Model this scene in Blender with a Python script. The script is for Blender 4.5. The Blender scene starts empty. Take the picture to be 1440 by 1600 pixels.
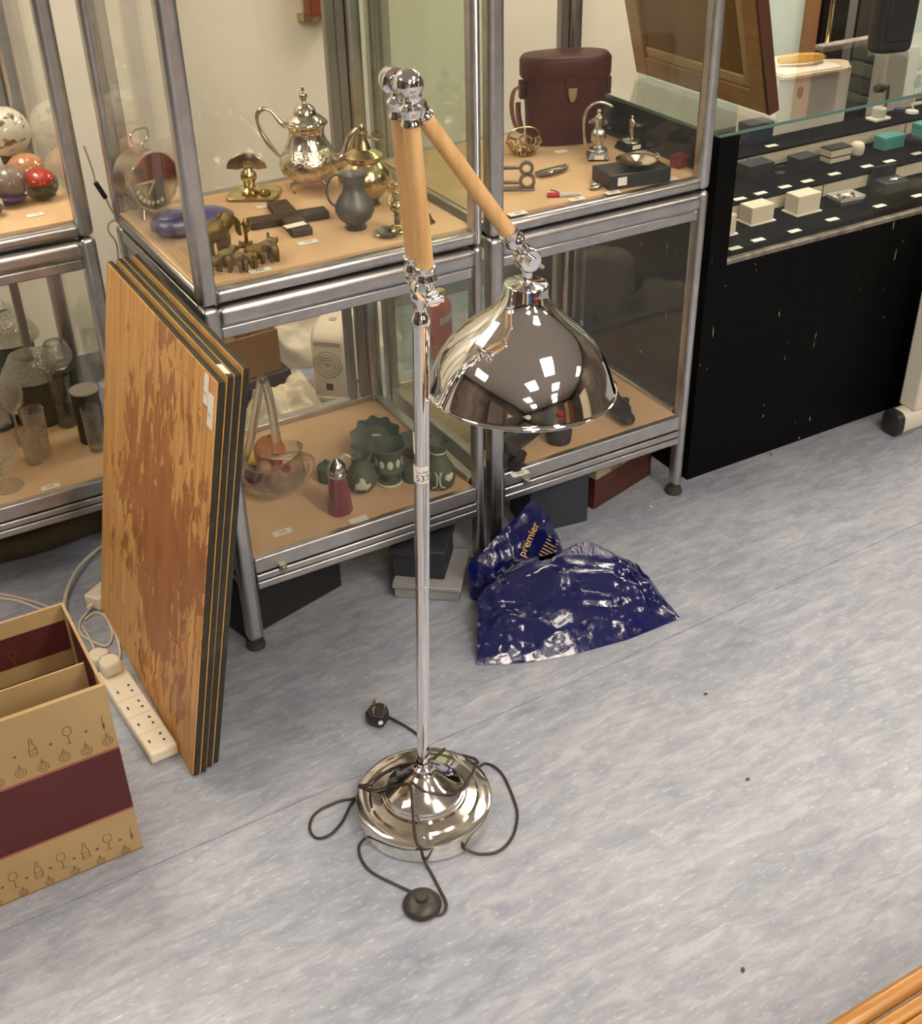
import bpy, bmesh, math, random
from mathutils import Vector, Matrix, noise
from mathutils.bvhtree import BVHTree

# ------------------------------------------------------------------ camera
SC = bpy.context.scene
COL = SC.collection
random.seed(7)
FPX, PITCH, ROLL, YAW, CAMH = 1893.6, .58097779, .02286947, .51237113, 1.7
_fw = Vector((math.sin(YAW)*math.cos(PITCH), math.cos(YAW)*math.cos(PITCH), -math.sin(PITCH)))
_rt = Vector((math.cos(YAW), -math.sin(YAW), 0)); _dn = _fw.cross(_rt)
RT = _rt*math.cos(ROLL)+_dn*math.sin(ROLL); DN = -_rt*math.sin(ROLL)+_dn*math.cos(ROLL)
CAM = Vector((0, 0, CAMH))
cd = bpy.data.cameras.new('camera'); cam = bpy.data.objects.new('camera', cd); COL.objects.link(cam)
cd.sensor_fit = 'HORIZONTAL'; cd.sensor_width = 36; cd.lens = FPX/1440*36; cd.clip_start = .02
up, bk = -DN, -_fw
cam.matrix_world = Matrix(((RT.x, up.x, bk.x, 0), (RT.y, up.y, bk.y, 0), (RT.z, up.z, bk.z, CAMH), (0, 0, 0, 1)))
SC.camera = cam

# ------------------------------------------------------------------ world, exposure
W = bpy.data.worlds.new('world'); SC.world = W; W.use_nodes = True
W.node_tree.nodes['Background'].inputs[0].default_value = (.9, .82, .7, 1)
W.node_tree.nodes['Background'].inputs[1].default_value = .05
SC.view_settings.view_transform = 'Standard'; SC.view_settings.look = 'None'
SC.view_settings.exposure = 0.0; SC.view_settings.gamma = 1
LIGHT_E = 24.5
try:
    SC.cycles.use_denoising = True
    SC.cycles.transparent_max_bounces = 28; SC.cycles.max_bounces = 10
    SC.cycles.glossy_bounces = 6; SC.cycles.transmission_bounces = 10
    SC.cycles.sample_clamp_indirect = 6; SC.cycles.adaptive_threshold = .015
except Exception: pass

# ------------------------------------------------------------------ measuring: the photo's sight line met with a known plane
def ray(x, y): return RT*((x-720)/FPX)+DN*((y-800)/FPX)+_fw
def PZ(x, y, z=0.0): d = ray(x, y); return CAM+d*((z-CAMH)/d.z)
def PY(x, y, Y): d = ray(x, y); return CAM+d*(Y/d.y)
def PX(x, y, X): d = ray(x, y); return CAM+d*(X/d.x)
def dep(p): return (Vector(p)-CAM).dot(_fw)
def MPP(p): return dep(p)/FPX          # metres per pixel at a point
def prow(p): v = Vector(p)-CAM; return 800+FPX*v.dot(DN)/v.dot(_fw)
def HT(b, y):                           # height above b of the thing whose top is seen at row y
    lo, hi = 0.0, 1.6
    for _ in range(40):
        m = (lo+hi)/2
        if prow((b[0], b[1], b[2]+m)) > y: lo = m
        else: hi = m
    return m

# ------------------------------------------------------------------ mesh helper
class MB:
    def __init__(s, M=None): s.v = []; s.f = []; s.M = M or Matrix()
    def add(s, vs, fs):
        o = len(s.v); s.v += [tuple(s.M @ Vector(v)) for v in vs]; s.f += [tuple(i+o for i in f) for f in fs]; return s
    def box(s, a, b):
        (x0, y0, z0), (x1, y1, z1) = a, b
        return s.add([(x0,y0,z0),(x1,y0,z0),(x1,y1,z0),(x0,y1,z0),(x0,y0,z1),(x1,y0,z1),(x1,y1,z1),(x0,y1,z1)],
                     [(0,3,2,1),(4,5,6,7),(0,1,5,4),(1,2,6,5),(2,3,7,6),(3,0,4,7)])
    def cbox(s, c, d): return s.box([c[i]-d[i]/2 for i in range(3)], [c[i]+d[i]/2 for i in range(3)])
    def lathe(s, prof, n=32, c=(0,0,0), flute=0, fn=12):
        vs, fs = [], []
        rings = []
        for r, z in prof:
            if r < 1e-6: rings.append([len(vs)]); vs.append((c[0], c[1], c[2]+z))
            else:
                ring = []
                for k in range(n):
                    a = 2*math.pi*k/n; rr = r*(1+flute*math.cos(fn*a)); ring.append(len(vs)); vs.append((c[0]+rr*math.cos(a), c[1]+rr*math.sin(a), c[2]+z))
                rings.append(ring)
        for A, B in zip(rings, rings[1:]):
            if len(A) == 1 and len(B) == 1: continue
            if len(A) == 1: fs += [(A[0], B[(k+1) % n], B[k]) for k in range(n)]
            elif len(B) == 1: fs += [(A[k], A[(k+1) % n], B[0]) for k in range(n)]
            else: fs += [(A[k], A[(k+1) % n], B[(k+1) % n], B[k]) for k in range(n)]
        return s.add(vs, fs)
    def tube(s, pts, r, n=8, closed=False, flat=1.0):
        pts = [Vector(p) for p in pts]; N = len(pts); rs = r if isinstance(r, (list, tuple)) else [r]*N
        T = [((pts[(i+1) % N] if (closed or i < N-1) else pts[i])-(pts[i-1] if (closed or i > 0) else pts[i])).normalized() for i in range(N)]
        ref = Vector((0, 0, 1)) if abs(T[0].z) < .9 else Vector((1, 0, 0))
        u = (ref-T[0]*ref.dot(T[0])).normalized(); vs, fs = [], []
        for i in range(N):
            u = (u-T[i]*u.dot(T[i])); u = u.normalized() if u.length > 1e-6 else Vector((1, 0, 0)); w = T[i].cross(u)
            for k in range(n):
                a = 2*math.pi*k/n; vs.append(pts[i]+(u*math.cos(a)*flat+w*math.sin(a))*rs[i])
        m = N if closed else N-1
        for i in range(m):
            j = (i+1) % N
            fs += [(i*n+k, i*n+(k+1) % n, j*n+(k+1) % n, j*n+k) for k in range(n)]
        if not closed: fs += [tuple(range(n-1, -1, -1)), tuple((N-1)*n+k for k in range(n))]
        return s.add(vs, fs)
    def cyl(s, p0, p1, r0, r1=None, n=24): return s.tube([p0, p1], [r0, r0 if r1 is None else r1], n)
    def sph(s, c, r, n=20, m=12):
        if not isinstance(r, (list, tuple)): r = (r, r, r)
        o = s.M; s.M = o @ Matrix.Translation(c) @ Matrix.Diagonal((*r, 1))
        s.lathe([(math.sin(math.pi*i/m), -math.cos(math.pi*i/m)) if 0 < i < m else (0, -math.cos(math.pi*i/m)) for i in range(m+1)], n); s.M = o; return s
    def prism(s, poly, z0, z1):
        n = len(poly)
        return s.add([(x, y, z0) for x, y in poly]+[(x, y, z1) for x, y in poly],
                     [tuple(range(n-1, -1, -1)), tuple(range(n, 2*n))]+[(k, (k+1) % n, n+(k+1) % n, n+k) for k in range(n)])
    def loft(s, loops, caps=True):
        n = len(loops[0]); vs = [p for l in loops for p in l]; fs = []
        for i in range(len(loops)-1): fs += [(i*n+k, i*n+(k+1) % n, (i+1)*n+(k+1) % n, (i+1)*n+k) for k in range(n)]
        if caps: fs += [tuple(range(n-1, -1, -1)), tuple((len(loops)-1)*n+k for k in range(n))]
        return s.add(vs, fs)
    def sheet(s, fn, nu, nv):
        return s.add([fn(i/nu, j/nv) for j in range(nv+1) for i in range(nu+1)],
                     [(j*(nu+1)+i, j*(nu+1)+i+1, (j+1)*(nu+1)+i+1, (j+1)*(nu+1)+i) for j in range(nv) for i in range(nu)])
    def build(s, name, mat, parent=None, bev=0, seg=2, smooth=40, solid=0, sub=0):
        me = bpy.data.meshes.new(name); me.from_pydata(s.v, [], s.f); me.validate()
        b = bmesh.new(); b.from_mesh(me); bmesh.ops.recalc_face_normals(b, faces=b.faces); b.to_mesh(me); b.free()
        o = bpy.data.objects.new(name, me); COL.objects.link(o); o.parent = parent
        if mat: me.materials.append(mat)
        if smooth:
            for p in me.polygons: p.use_smooth = True
            me.set_sharp_from_angle(angle=math.radians(smooth))
        if solid: m = o.modifiers.new('thickness', 'SOLIDIFY'); m.thickness = solid; m.offset = 0
        if bev:
            m = o.modifiers.new('bevel', 'BEVEL'); m.width = bev; m.segments = seg; m.limit_method = 'ANGLE'; m.angle_limit = math.radians(35); m.harden_normals = False
        if sub: m = o.modifiers.new('sub', 'SUBSURF'); m.levels = sub; m.render_levels = sub
        return o

def tag(o, label=None, cat=None, group=None, kind=None):
    if label: o['label'] = label
    if cat: o['category'] = cat
    if group: o['group'] = group
    if kind: o['kind'] = kind
    return o
def thing(name, label, cat, loc=(0,0,0), rz=0, group=None):
    o = bpy.data.objects.new(name, None); COL.objects.link(o); o.empty_display_size = .02
    o.location = loc; o.rotation_euler = (0, 0, rz); return tag(o, label, cat, group)
def copy_tree(o, parent=None):
    c = o.copy(); COL.objects.link(c); c.parent = parent
    for ch in list(o.children): copy_tree(ch, c)
    return c
def struct(o): o['kind'] = 'structure'; return o
def XF(loc=(0,0,0), rz=0, rx=0, ry=0, sc=1):
    return Matrix.Translation(loc) @ Matrix.Rotation(rz, 4, 'Z') @ Matrix.Rotation(rx, 4, 'X') @ Matrix.Rotation(ry, 4, 'Y') @ Matrix.Scale(sc, 4)
def spline(pts, k=8, closed=False):      # Catmull-Rom through the points
    P = [Vector(p) for p in pts]; n = len(P); out = []
    for i in range(n if closed else n-1):
        a, b, c, d = (P[(i-1) % n] if closed or i else P[0]), P[i], P[(i+1) % n], (P[(i+2) % n] if closed or i < n-2 else P[-1])
        for j in range(k):
            t = j/k; out.append(.5*((2*b)+(c-a)*t+(2*a-5*b+4*c-d)*t*t+(3*b-a-3*c+d)*t**3))
    if not closed: out.append(P[-1])
    return out

# ------------------------------------------------------------------ materials
_mc = {}
def mat(name, col=(.5,.5,.5), rough=.5, metal=0, col2=None, scale=8, stretch=(1,1,1), contrast=(.35,.65), bump=0, bscale=60, spec=.5, coat=0, detail=4, rvar=0, aniso=0):
    if name in _mc: return _mc[name]
    m = bpy.data.materials.new(name); m.use_nodes = True; nt = m.node_tree; N = nt.nodes; L = nt.links; b = N['Principled BSDF']
    b.inputs['Base Color'].default_value = (*col, 1); b.inputs['Roughness'].default_value = rough; b.inputs['Metallic'].default_value = metal
    b.inputs['Specular IOR Level'].default_value = spec; b.inputs['Coat Weight'].default_value = coat
    tc = N.new('ShaderNodeTexCoord'); mp = N.new('ShaderNodeMapping'); mp.inputs['Scale'].default_value = stretch; L.new(tc.outputs['Object'], mp.inputs['Vector'])
    if col2 or rvar:
        nz = N.new('ShaderNodeTexNoise'); nz.inputs['Scale'].default_value = scale; nz.inputs['Detail'].default_value = detail; L.new(mp.outputs[0], nz.inputs['Vector'])
        if col2:
            r = N.new('ShaderNodeValToRGB'); r.color_ramp.elements[0].position, r.color_ramp.elements[1].position = contrast
            r.color_ramp.elements[0].color = (*col, 1); r.color_ramp.elements[1].color = (*col2, 1); L.new(nz.outputs['Fac'], r.inputs[0]); L.new(r.outputs[0], b.inputs['Base Color'])
        if rvar:
            mr = N.new('ShaderNodeMapRange'); mr.inputs[1].default_value = .35; mr.inputs[2].default_value = .65; mr.inputs[3].default_value = max(0, rough-rvar); mr.inputs[4].default_value = rough+rvar
            L.new(nz.outputs['Fac'], mr.inputs[0]); L.new(mr.outputs[0], b.inputs['Roughness'])
    if bump:
        n2 = N.new('ShaderNodeTexNoise'); n2.inputs['Scale'].default_value = bscale; n2.inputs['Detail'].default_value = 4; L.new(mp.outputs[0], n2.inputs['Vector'])
        bp = N.new('ShaderNodeBump'); bp.inputs['Strength'].default_value = bump; bp.inputs['Distance'].default_value = .002; L.new(n2.outputs['Fac'], bp.inputs['Height']); L.new(bp.outputs[0], b.inputs['Normal'])
    _mc[name] = m; return m
def pane_mat(name, tint, refl=1.0):
    m = bpy.data.materials.new(name); m.use_nodes = True; nt = m.node_tree; N = nt.nodes; L = nt.links; N.clear()
    o = N.new('ShaderNodeOutputMaterial'); t = N.new('ShaderNodeBsdfTransparent'); t.inputs[0].default_value = (*tint, 1)
    g = N.new('ShaderNodeBsdfGlossy'); g.inputs['Roughness'].default_value = .005; g.inputs[0].default_value = (refl, refl, refl, 1)
    fr = N.new('ShaderNodeFresnel'); ge = N.new('ShaderNodeNewGeometry'); mi = N.new('ShaderNodeMapRange'); mi.inputs[3].default_value = 1.32; mi.inputs[4].default_value = 1/1.32
    L.new(ge.outputs['Backfacing'], mi.inputs[0]); L.new(mi.outputs[0], fr.inputs[0])
    mx = N.new('ShaderNodeMixShader'); L.new(fr.outputs[0], mx.inputs[0]); L.new(t.outputs[0], mx.inputs[1]); L.new(g.outputs[0], mx.inputs[2]); L.new(mx.outputs[0], o.inputs[0])
    return m
def crystal_mat(name, tint=(1,1,1), clear=.45, rough=.02, ior=1.5, bump=0, bscale=60, frost=.0):
    m = bpy.data.materials.new(name); m.use_nodes = True; nt = m.node_tree; N = nt.nodes; L = nt.links; b = N['Principled BSDF']
    b.inputs['Base Color'].default_value = (*tint, 1); b.inputs['Roughness'].default_value = rough; b.inputs['Transmission Weight'].default_value = 1; b.inputs['IOR'].default_value = ior
    t = N.new('ShaderNodeBsdfTransparent'); t.inputs[0].default_value = (*tint, 1); mx = N.new('ShaderNodeMixShader'); mx.inputs[0].default_value = clear
    if bump:
        tc = N.new('ShaderNodeTexCoord'); v = N.new('ShaderNodeTexVoronoi'); v.inputs['Scale'].default_value = bscale; L.new(tc.outputs['Object'], v.inputs['Vector'])
        bp = N.new('ShaderNodeBump'); bp.inputs['Strength'].default_value = bump; bp.inputs['Distance'].default_value = .004; L.new(v.outputs['Distance'], bp.inputs['Height']); L.new(bp.outputs[0], b.inputs['Normal'])
    L.new(b.outputs[0], mx.inputs[1]); L.new(t.outputs[0], mx.inputs[2])
    df = N.new('ShaderNodeBsdfTranslucent'); df.inputs[0].default_value = (.95,.93,.88,1); m2 = N.new('ShaderNodeMixShader'); m2.inputs[0].default_value = frost; L.new(mx.outputs[0], m2.inputs[1]); L.new(df.outputs[0], m2.inputs[2]); L.new(m2.outputs[0], N['Material Output'].inputs[0]); return m
def emit_mat(name, col, e):
    m = bpy.data.materials.new(name); m.use_nodes = True; nt = m.node_tree; N = nt.nodes; N.clear()
    o = N.new('ShaderNodeOutputMaterial'); s = N.new('ShaderNodeEmission'); s.inputs[0].default_value = (*col, 1); s.inputs[1].default_value = e; nt.links.new(s.outputs[0], o.inputs[0]); return m

CHROME = mat('chrome', (.86,.85,.84), .035, 1)
CHROME_WORN = mat('worn_chrome', (.84,.81,.76), .10, 1, col2=(.62,.56,.48), scale=22, contrast=(.5,.75), rvar=.08)
ALU = mat('satin_aluminium', (.56,.55,.55), .33, 1, col2=(.48,.47,.47), scale=30, bump=.02, bscale=300)
ALU_DARK = mat('grey_aluminium', (.34,.33,.31), .42, .85)
BRASS = mat('brass', (.60,.47,.25), .2, 1, col2=(.36,.27,.13), scale=30, contrast=(.45,.75))
BRASS_OLD = mat('aged_brass', (.30,.22,.10), .36, 1, col2=(.13,.09,.04), scale=60, bump=.3, bscale=120)
SILVER = mat('silver_plate', (.80,.73,.63), .13, 1, col2=(.62,.53,.44), scale=18)
PEWTER = mat('pewter', (.17,.165,.15), .48, .75, col2=(.10,.10,.09), scale=25, bump=.15, bscale=90)
STATSILVER = mat('cast_silver', (.62,.60,.55), .26, 1, bump=.3, bscale=140)
ASH = mat('ash_wood', (.63,.40,.18), .45, 0, col2=(.52,.30,.12), scale=14, stretch=(6,6,.5), contrast=(.4,.7))
BEIGE = mat('peach_felt_board', (.66,.44,.26), .85, 0, col2=(.57,.37,.21), scale=7, contrast=(.35,.7), bump=.08, bscale=350)
WHITE = mat('white_paper', (.82,.79,.72), .7)
INK = mat('black_ink', (.02,.02,.02), .7)
BLACK = mat('black_plastic', (.018,.017,.016), .38)
PANE = pane_mat('clear_glass', (.975,.975,.955))
PANE_G = pane_mat('greenish_glass', (.91,.945,.90))
PANE_EDGE = mat('glass_edge', (.10,.20,.17), .15)

# ------------------------------------------------------------------ the room
fm = bpy.data.materials.new('streaked_vinyl'); fm.use_nodes = True
def floor_nodes(m):
    nt = m.node_tree; N = nt.nodes; L = nt.links; b = N['Principled BSDF']
    tc = N.new('ShaderNodeTexCoord')
    def nz(scale, st, detail=5, rot=.03, dist=0):
        mp = N.new('ShaderNodeMapping'); mp.inputs['Scale'].default_value = st; mp.inputs['Rotation'].default_value = (0, 0, -rot); L.new(tc.outputs['Object'], mp.inputs[0])
        n = N.new('ShaderNodeTexNoise'); n.inputs['Scale'].default_value = scale; n.inputs['Detail'].default_value = detail; n.inputs['Distortion'].default_value = dist; n.inputs['Roughness'].default_value = .62; L.new(mp.outputs[0], n.inputs['Vector']); return n
    def ramp(n, stops):
        r = N.new('ShaderNodeValToRGB'); e = r.color_ramp.elements
        while len(e) < len(stops): e.new(.5)
        for q, (p, c) in zip(e, stops): q.position = p; q.color = (*c, 1)
        L.new(n.outputs['Fac'], r.inputs[0]); return r
    a = ramp(nz(2.6, (1, 2.2, 1), 7, dist=.5), [(.3, (.225,.25,.305)), (.48, (.285,.305,.36)), (.68, (.35,.365,.41))])
    st = ramp(nz(13, (1, 3.4, 1), 7, dist=.7), [(.34, (.26,.29,.35)), (.5, (.5,.5,.5)), (.66, (.78,.76,.74))])
    mx = N.new('ShaderNodeMix'); mx.data_type = 'RGBA'; mx.blend_type = 'OVERLAY'; mx.inputs[0].default_value = .40; L.new(a.outputs[0], mx.inputs[6]); L.new(st.outputs[0], mx.inputs[7])
    fl = ramp(nz(46, (1, 3, 1), 4), [(.57, (0,0,0)), (.74, (1,1,1))])
    mx2 = N.new('ShaderNodeMix'); mx2.data_type = 'RGBA'; L.new(fl.outputs[0], mx2.inputs[0])
    sc = N.new('ShaderNodeMath'); sc.operation = 'MULTIPLY'; sc.inputs[1].default_value = .6; L.new(fl.outputs[0], sc.inputs[0]); L.new(sc.outputs[0], mx2.inputs[0])
    L.new(mx.outputs[2], mx2.inputs[6]); mx2.inputs[7].default_value = (.60,.60,.59,1)
    dk = ramp(nz(60, (1, 2.2, 1), 2), [(.24, (.55,.55,.55)), (.31, (1,1,1))])
    mx3 = N.new('ShaderNodeMix'); mx3.data_type = 'RGBA'; mx3.blend_type = 'MULTIPLY'; mx3.inputs[0].default_value = .8; L.new(mx2.outputs[2], mx3.inputs[6]); L.new(dk.outputs[0], mx3.inputs[7])
    L.new(mx3.outputs[2], b.inputs['Base Color'])
    rr = nz(5, (1, 2, 1), 4); mr = N.new('ShaderNodeMapRange'); mr.inputs[3].default_value = .26; mr.inputs[4].default_value = .5; L.new(rr.outputs['Fac'], mr.inputs[0]); L.new(mr.outputs[0], b.inputs['Roughness'])
    bn = nz(120, (1, 2, 1), 3); bp = N.new('ShaderNodeBump'); bp.inputs['Strength'].default_value = .06; bp.inputs['Distance'].default_value = .002; L.new(bn.outputs['Fac'], bp.inputs['Height']); L.new(bp.outputs[0], b.inputs['Normal'])
floor_nodes(fm)
WX0, WX1, WY0, WY1, CH = -2.6, 5.2, -5.6, 3.5, 2.75
fl = struct(MB().box((WX0, WY0, -.06), (WX1, WY1, -.004)).build('floor', mat('sub_floor', (.2,.2,.22), .8), smooth=0))
# welded vinyl sheets, each with its own edges; joints run along the cabinets
def seam(x, k): return 1.556+.018*(x-.4)+.022*max(0, x-1.1)+k
edges = [-3.55, -2.05, 0.05, None, 3.46]
def vinyl(y_a, y_b):
    m = MB(); n = 40; lo, hi = [], []
    for i in range(n+1):
        x = WX0+.01+(WX1-WX0-.02)*i/n
        lo.append((x, y_a if y_a is not None else seam(x, .0007))); hi.append((x, y_b if y_b is not None else seam(x, -.0007)))
    m.prism(lo+hi[::-1], -.004, 0); return m.build('vinyl_sheet', fm, fl, smooth=0)
vinyl(-5.55, .0493); vinyl(.0507, None); vinyl(None, 3.49)
WALLM = mat('warm_white_wall', (.80,.76,.66), .8, col2=(.76,.72,.62), scale=3, bump=.05, bscale=120)
PINKW = WALLM
struct(MB().box((WX0, 3.5, 0), (2.72, 3.6, CH)).build('wall_back', WALLM, smooth=0))
struct(MB().box((2.72, 3.5, 0), (WX1, 3.6, CH)).build('wall_back_mint', mat('mint_wall', (.58,.68,.60), .75, col2=(.54,.64,.56), scale=2), smooth=0))
struct(MB().box((WX0-.1, WY0, 0), (WX0, 3.6, CH)).build('wall_left', mat('brown_room_wall', (.10,.075,.055), .8, col2=(.05,.04,.03), scale=2), smooth=0))
struct(MB().box((WX1, WY0, 0), (WX1+.1, 3.6, CH)).build('wall_right', _mc['brown_room_wall'], smooth=0))
struct(MB().box((WX0-.1, WY0-.1, 0), (WX1+.1, WY0, CH)).build('wall_front', _mc['brown_room_wall'], smooth=0))
struct(MB().box((WX0-.1, WY0-.1, CH), (WX1+.1, 3.6, CH+.1)).build('ceiling', mat('ceiling_tile', (.54,.50,.45), .9), smooth=0))
struct(MB().box((WX0, 3.482, 0), (WX1, 3.5, .1)).build('baseboard_back', mat('grey_skirting', (.33,.33,.33), .5), smooth=0))
LM = emit_mat('lit_diffuser', (1.0, .88, .735), LIGHT_E)
PANELS = [(1.5, .0, 'over the open floor beside the lamp'), (1.9, -1.7, 'second of the right-hand row'), (1.9, -3.2, 'third of the right-hand row'), (2.1, -4.5, 'last of the right-hand row'), (-1.5, 1.7, 'over the bottle carton'), (.3, -.9, 'first of the left-hand row'), (-.7, -2.5, 'second of the left-hand row'), (-.7, -4.3, 'last of the left-hand row'), (4.4, -.6, 'by the right wall'), (.1, 3.0, 'over the store behind the left cabinets'), (2.6, 2.7, 'over the counter'), (4.2, 2.6, 'added to brighten the mint wall behind the counter')]  # the mint wall panel is an extra light, added to brighten that wall
for lx, ly, wh in PANELS:
    t = thing('ceiling_light', 'fluorescent ceiling panel '+wh, 'ceiling light', (lx, ly, CH-.02), 0, 'fluorescent panels in the ceiling')
    MB().box((-.3, -.45, -.006), (.3, .45, .02)).build('diffuser', LM, t, smooth=0)
    f = MB(); [f.box(a, b) for a, b in (((-.33,-.48,-.012),(-.3,.48,.02)), ((.3,-.48,-.012),(.33,.48,.02)), ((-.3,-.48,-.012),(.3,-.45,.02)), ((-.3,.45,-.012),(.3,.48,.02)))]
    f.build('light_frame', mat('white_metal', (.7,.68,.64), .5), t, smooth=0)
# ------------------------------------------------------------------ aluminium display cases
GAP, SHELF_U, SHELF_L = .807, .838, .232
FOOTM = mat('foot_rubber', (.05,.04,.03), .5)
def post(p, x0, x1, y0, y1, z0, z1):
    o = MB().box((x0, y0, z0), (x1, y1, z1)).build('post', ALU, p, bev=.011, seg=3, smooth=50); return o
def bar(name, p, a, b, m=ALU, bev=.003, seg=2): return MB().box(a, b).build(name, m, p, bev=bev, seg=seg, smooth=50)
def pane(p, a, b, m=PANE, name='pane'): return MB().box(a, b).build(name, m, p, smooth=0)
def case_upper(label, x0, x1, y0, y1, z1, wl, wr, gl, gr, mid):
    t = thing('display_case', label, 'display case'); z0 = GAP
    D = .036
    post(t, x0, x0+wl, y0, y0+D, z0, z1); post(t, x1-wr, x1, y0, y0+D, z0, z1); post(t, x0, x0+.03, y1-D, y1, z0, z1); post(t, x1-.036, x1, y1-D, y1, z0, z1)
    bar('front_rail', t, (x0+wl-.004, y0+.001, z0+.002), (x1-wr+.004, y0+.03, z0+.028), bev=.009, seg=3)
    bar('side_rail', t, (x0+.002, y0+D, z0+.002), (x0+.026, y1-D, z0+.026), bev=.006); bar('side_rail', t, (x1-.026, y0+D, z0+.002), (x1-.002, y1-D, z0+.026), bev=.006)
    bar('back_rail', t, (x0+.03, y1-.03, z0+.002), (x1-.036, y1-.004, z0+.03), ALU_DARK)
    for nm, a, b in (('front_rail', (x0+wl, y0+.003, z1-.03), (x1-wr, y0+.03, z1)), ('back_rail', (x0+.03, y1-.03, z1-.03), (x1-.036, y1, z1)), ('side_rail', (x0+.004, y0+D, z1-.03), (x0+.026, y1-D, z1)), ('side_rail', (x1-.026, y0+D, z1-.03), (x1-.004, y1-D, z1))): bar(nm, t, a, b)
    bar('shelf_board', t, (x0+.008, y0+.031, z0+.012), (x1-.008, y1-.031, SHELF_U-.0005), BEIGE, bev=0)
    pane(t, (x0+wl, y0+.016, z0+.026), (x1-wr, y0+.020, z1-.028)); pane(t, (x0+.010, y0+D, z0+.024), (x0+.014, y1-D, z1-.028), gl); pane(t, (x1-.014, y0+D, z0+.024), (x1-.010, y1-D, z1-.028), gr)
    pane(t, (x0+.02, y0+.02, z1-.008), (x1-.02, y1-.02, z1-.003))
    # two sliding back doors whose stiles meet at "mid"
    pane(t, (x0+.03, y1-.012, z0+.03), (mid, y1-.008, z1-.028)); pane(t, (mid-.02, y1-.026, z0+.03), (x1-.036, y1-.022, z1-.028))
    for xx in (mid-.022, x1-.060, x0+.031): bar('door_stile', t, (xx, y1-.03, z0+.03), (xx+.022, y1-.006, z1-.03), ALU_DARK)
    return t
def case_lower(label, x0, x1, y0, y1, wl, wr, gl, gr, stiles):
    t = thing('display_cabinet', label, 'display cabinet'); z1 = GAP-.003; D = .036
    for (a, b, c, d) in ((x0, x0+wl, y0, y0+D), (x1-wr, x1, y0, y0+D), (x0, x0+.03, y1-D, y1), (x1-.034, x1, y1-D, y1)):
        post(t, a, b, c, d, .024, z1)
        MB(Matrix.Translation(((a+b)/2, (c+d)/2, 0))).lathe([(0,0),(.021,0),(.022,.006),(.019,.016),(.012,.018),(.012,.026),(0,.026)], 20).build('foot', FOOTM, t)
    bar('top_rail', t, (x0+wl-.006, y0-.001, z1-.046), (x1-wr+.006, y0+.034, z1-.002), bev=.015, seg=4)
    bar('fascia', t, (x0+wl, y0+.008, z1-.068), (x1-wr, y0+.03, z1-.045), ALU)
    bar('door_rail', t, (x0+wl, y0+.004, .196), (x1-wr, y0+.022, .232)); bar('track', t, (x0+wl, y0+.001, .177), (x1-wr, y0+.03, .193)); bar('track', t, (x0+wl, y0+.001, .156), (x1-wr, y0+.03, .174))
    for xx in (x0+.003, x1-.027):
        bar('side_rail', t, (xx, y0+D, z1-.03), (xx+.024, y1-D, z1-.003)); bar('side_rail', t, (xx, y0+D, .19), (xx+.024, y1-D, .243)); bar('side_rail', t, (xx, y0+D, .158), (xx+.024, y1-D, .182))
    bar('back_rail', t, (x0+.03, y1-.03, z1-.03), (x1-.034, y1-.004, z1-.003)); bar('back_rail', t, (x0+.03, y1-.032, .158), (x1-.034, y1-.004, .248))
    bar('shelf_board', t, (x0+.027, y0+.022, .205), (x1-.027, y1-.032, SHELF_L-.0005), BEIGE, bev=0)
    bar('roof_board', t, (x0+.026, y0+.03, z1-.012), (x1-.026, y1-.03, z1-.004), mat('milky_top', (.62,.6,.55), .6), bev=0)
    pane(t, (x0+wl, y0+.011, .23), (x1-wr, y0+.015, z1-.06)); pane(t, (x0+.012, y0+D, .243), (x0+.016, y1-D, z1-.03), gl); pane(t, (x1-.016, y0+D, .243), (x1-.012, y1-D, z1-.03), gr)
    pane(t, (x0+.03, y1-.014, .248), (x1-.034, y1-.010, z1-.03))
    for xx in stiles: bar('door_stile', t, (xx, y1-.028, .248), (xx+.02, y1-.006, z1-.03), ALU_DARK)
    # sliding-door catch
    cx = x0+wl+.05; c = MB(); c.box((cx, y0-.006, .187), (cx+.016, y0+.006, .205)); c.cyl((cx+.008, y0-.013, .198), (cx+.008, y0-.004, .198), .0055, n=14)
    c.build('door_catch', mat('dull_catch', (.40,.36,.29), .4, .9), t, bev=.001)
    return t
AX0, AX1, AY0, AY1 = .600, 1.198, 2.012, 2.555
BX0, BX1, BY0, BY1 = 1.226, 1.800, 2.030, 2.575
CX0, CX1, CY0, CY1 = -.15, .545, 2.500, 3.000
case_upper('upper display case holding the silver teapot, clock and brass elephants', AX0, AX1, AY0, AY1, 1.95, .036, .02, PANE, PANE_G, AX1-.06)
case_lower('lower display cabinet holding the green jasperware and red shaker', AX0, AX1, AY0, AY1, .036, .022, PANE, PANE_G, (AX1-.058, AX1-.09))
case_upper('upper display case holding the leather binocular case', BX0, BX1, BY0, BY1, 1.95, .036, .03, PANE_G, PANE, PY(895, 40, BY1).x)
case_lower('lower display cabinet behind the chrome lamp shade', BX0, BX1, BY0, BY1, .036, .024, PANE_G, PANE, (PY(890, 470, BY1).x, BX1-.056))
case_upper('upper display case of glass paperweights at the left edge', CX0, CX1, CY0, CY1, 1.95, .036, .034, PANE, PANE, .22)
case_lower('lower display cabinet of cut crystal at the left edge', CX0, CX1, CY0, CY1, .036, .034, PANE, PANE, (.23, .42))

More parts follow.
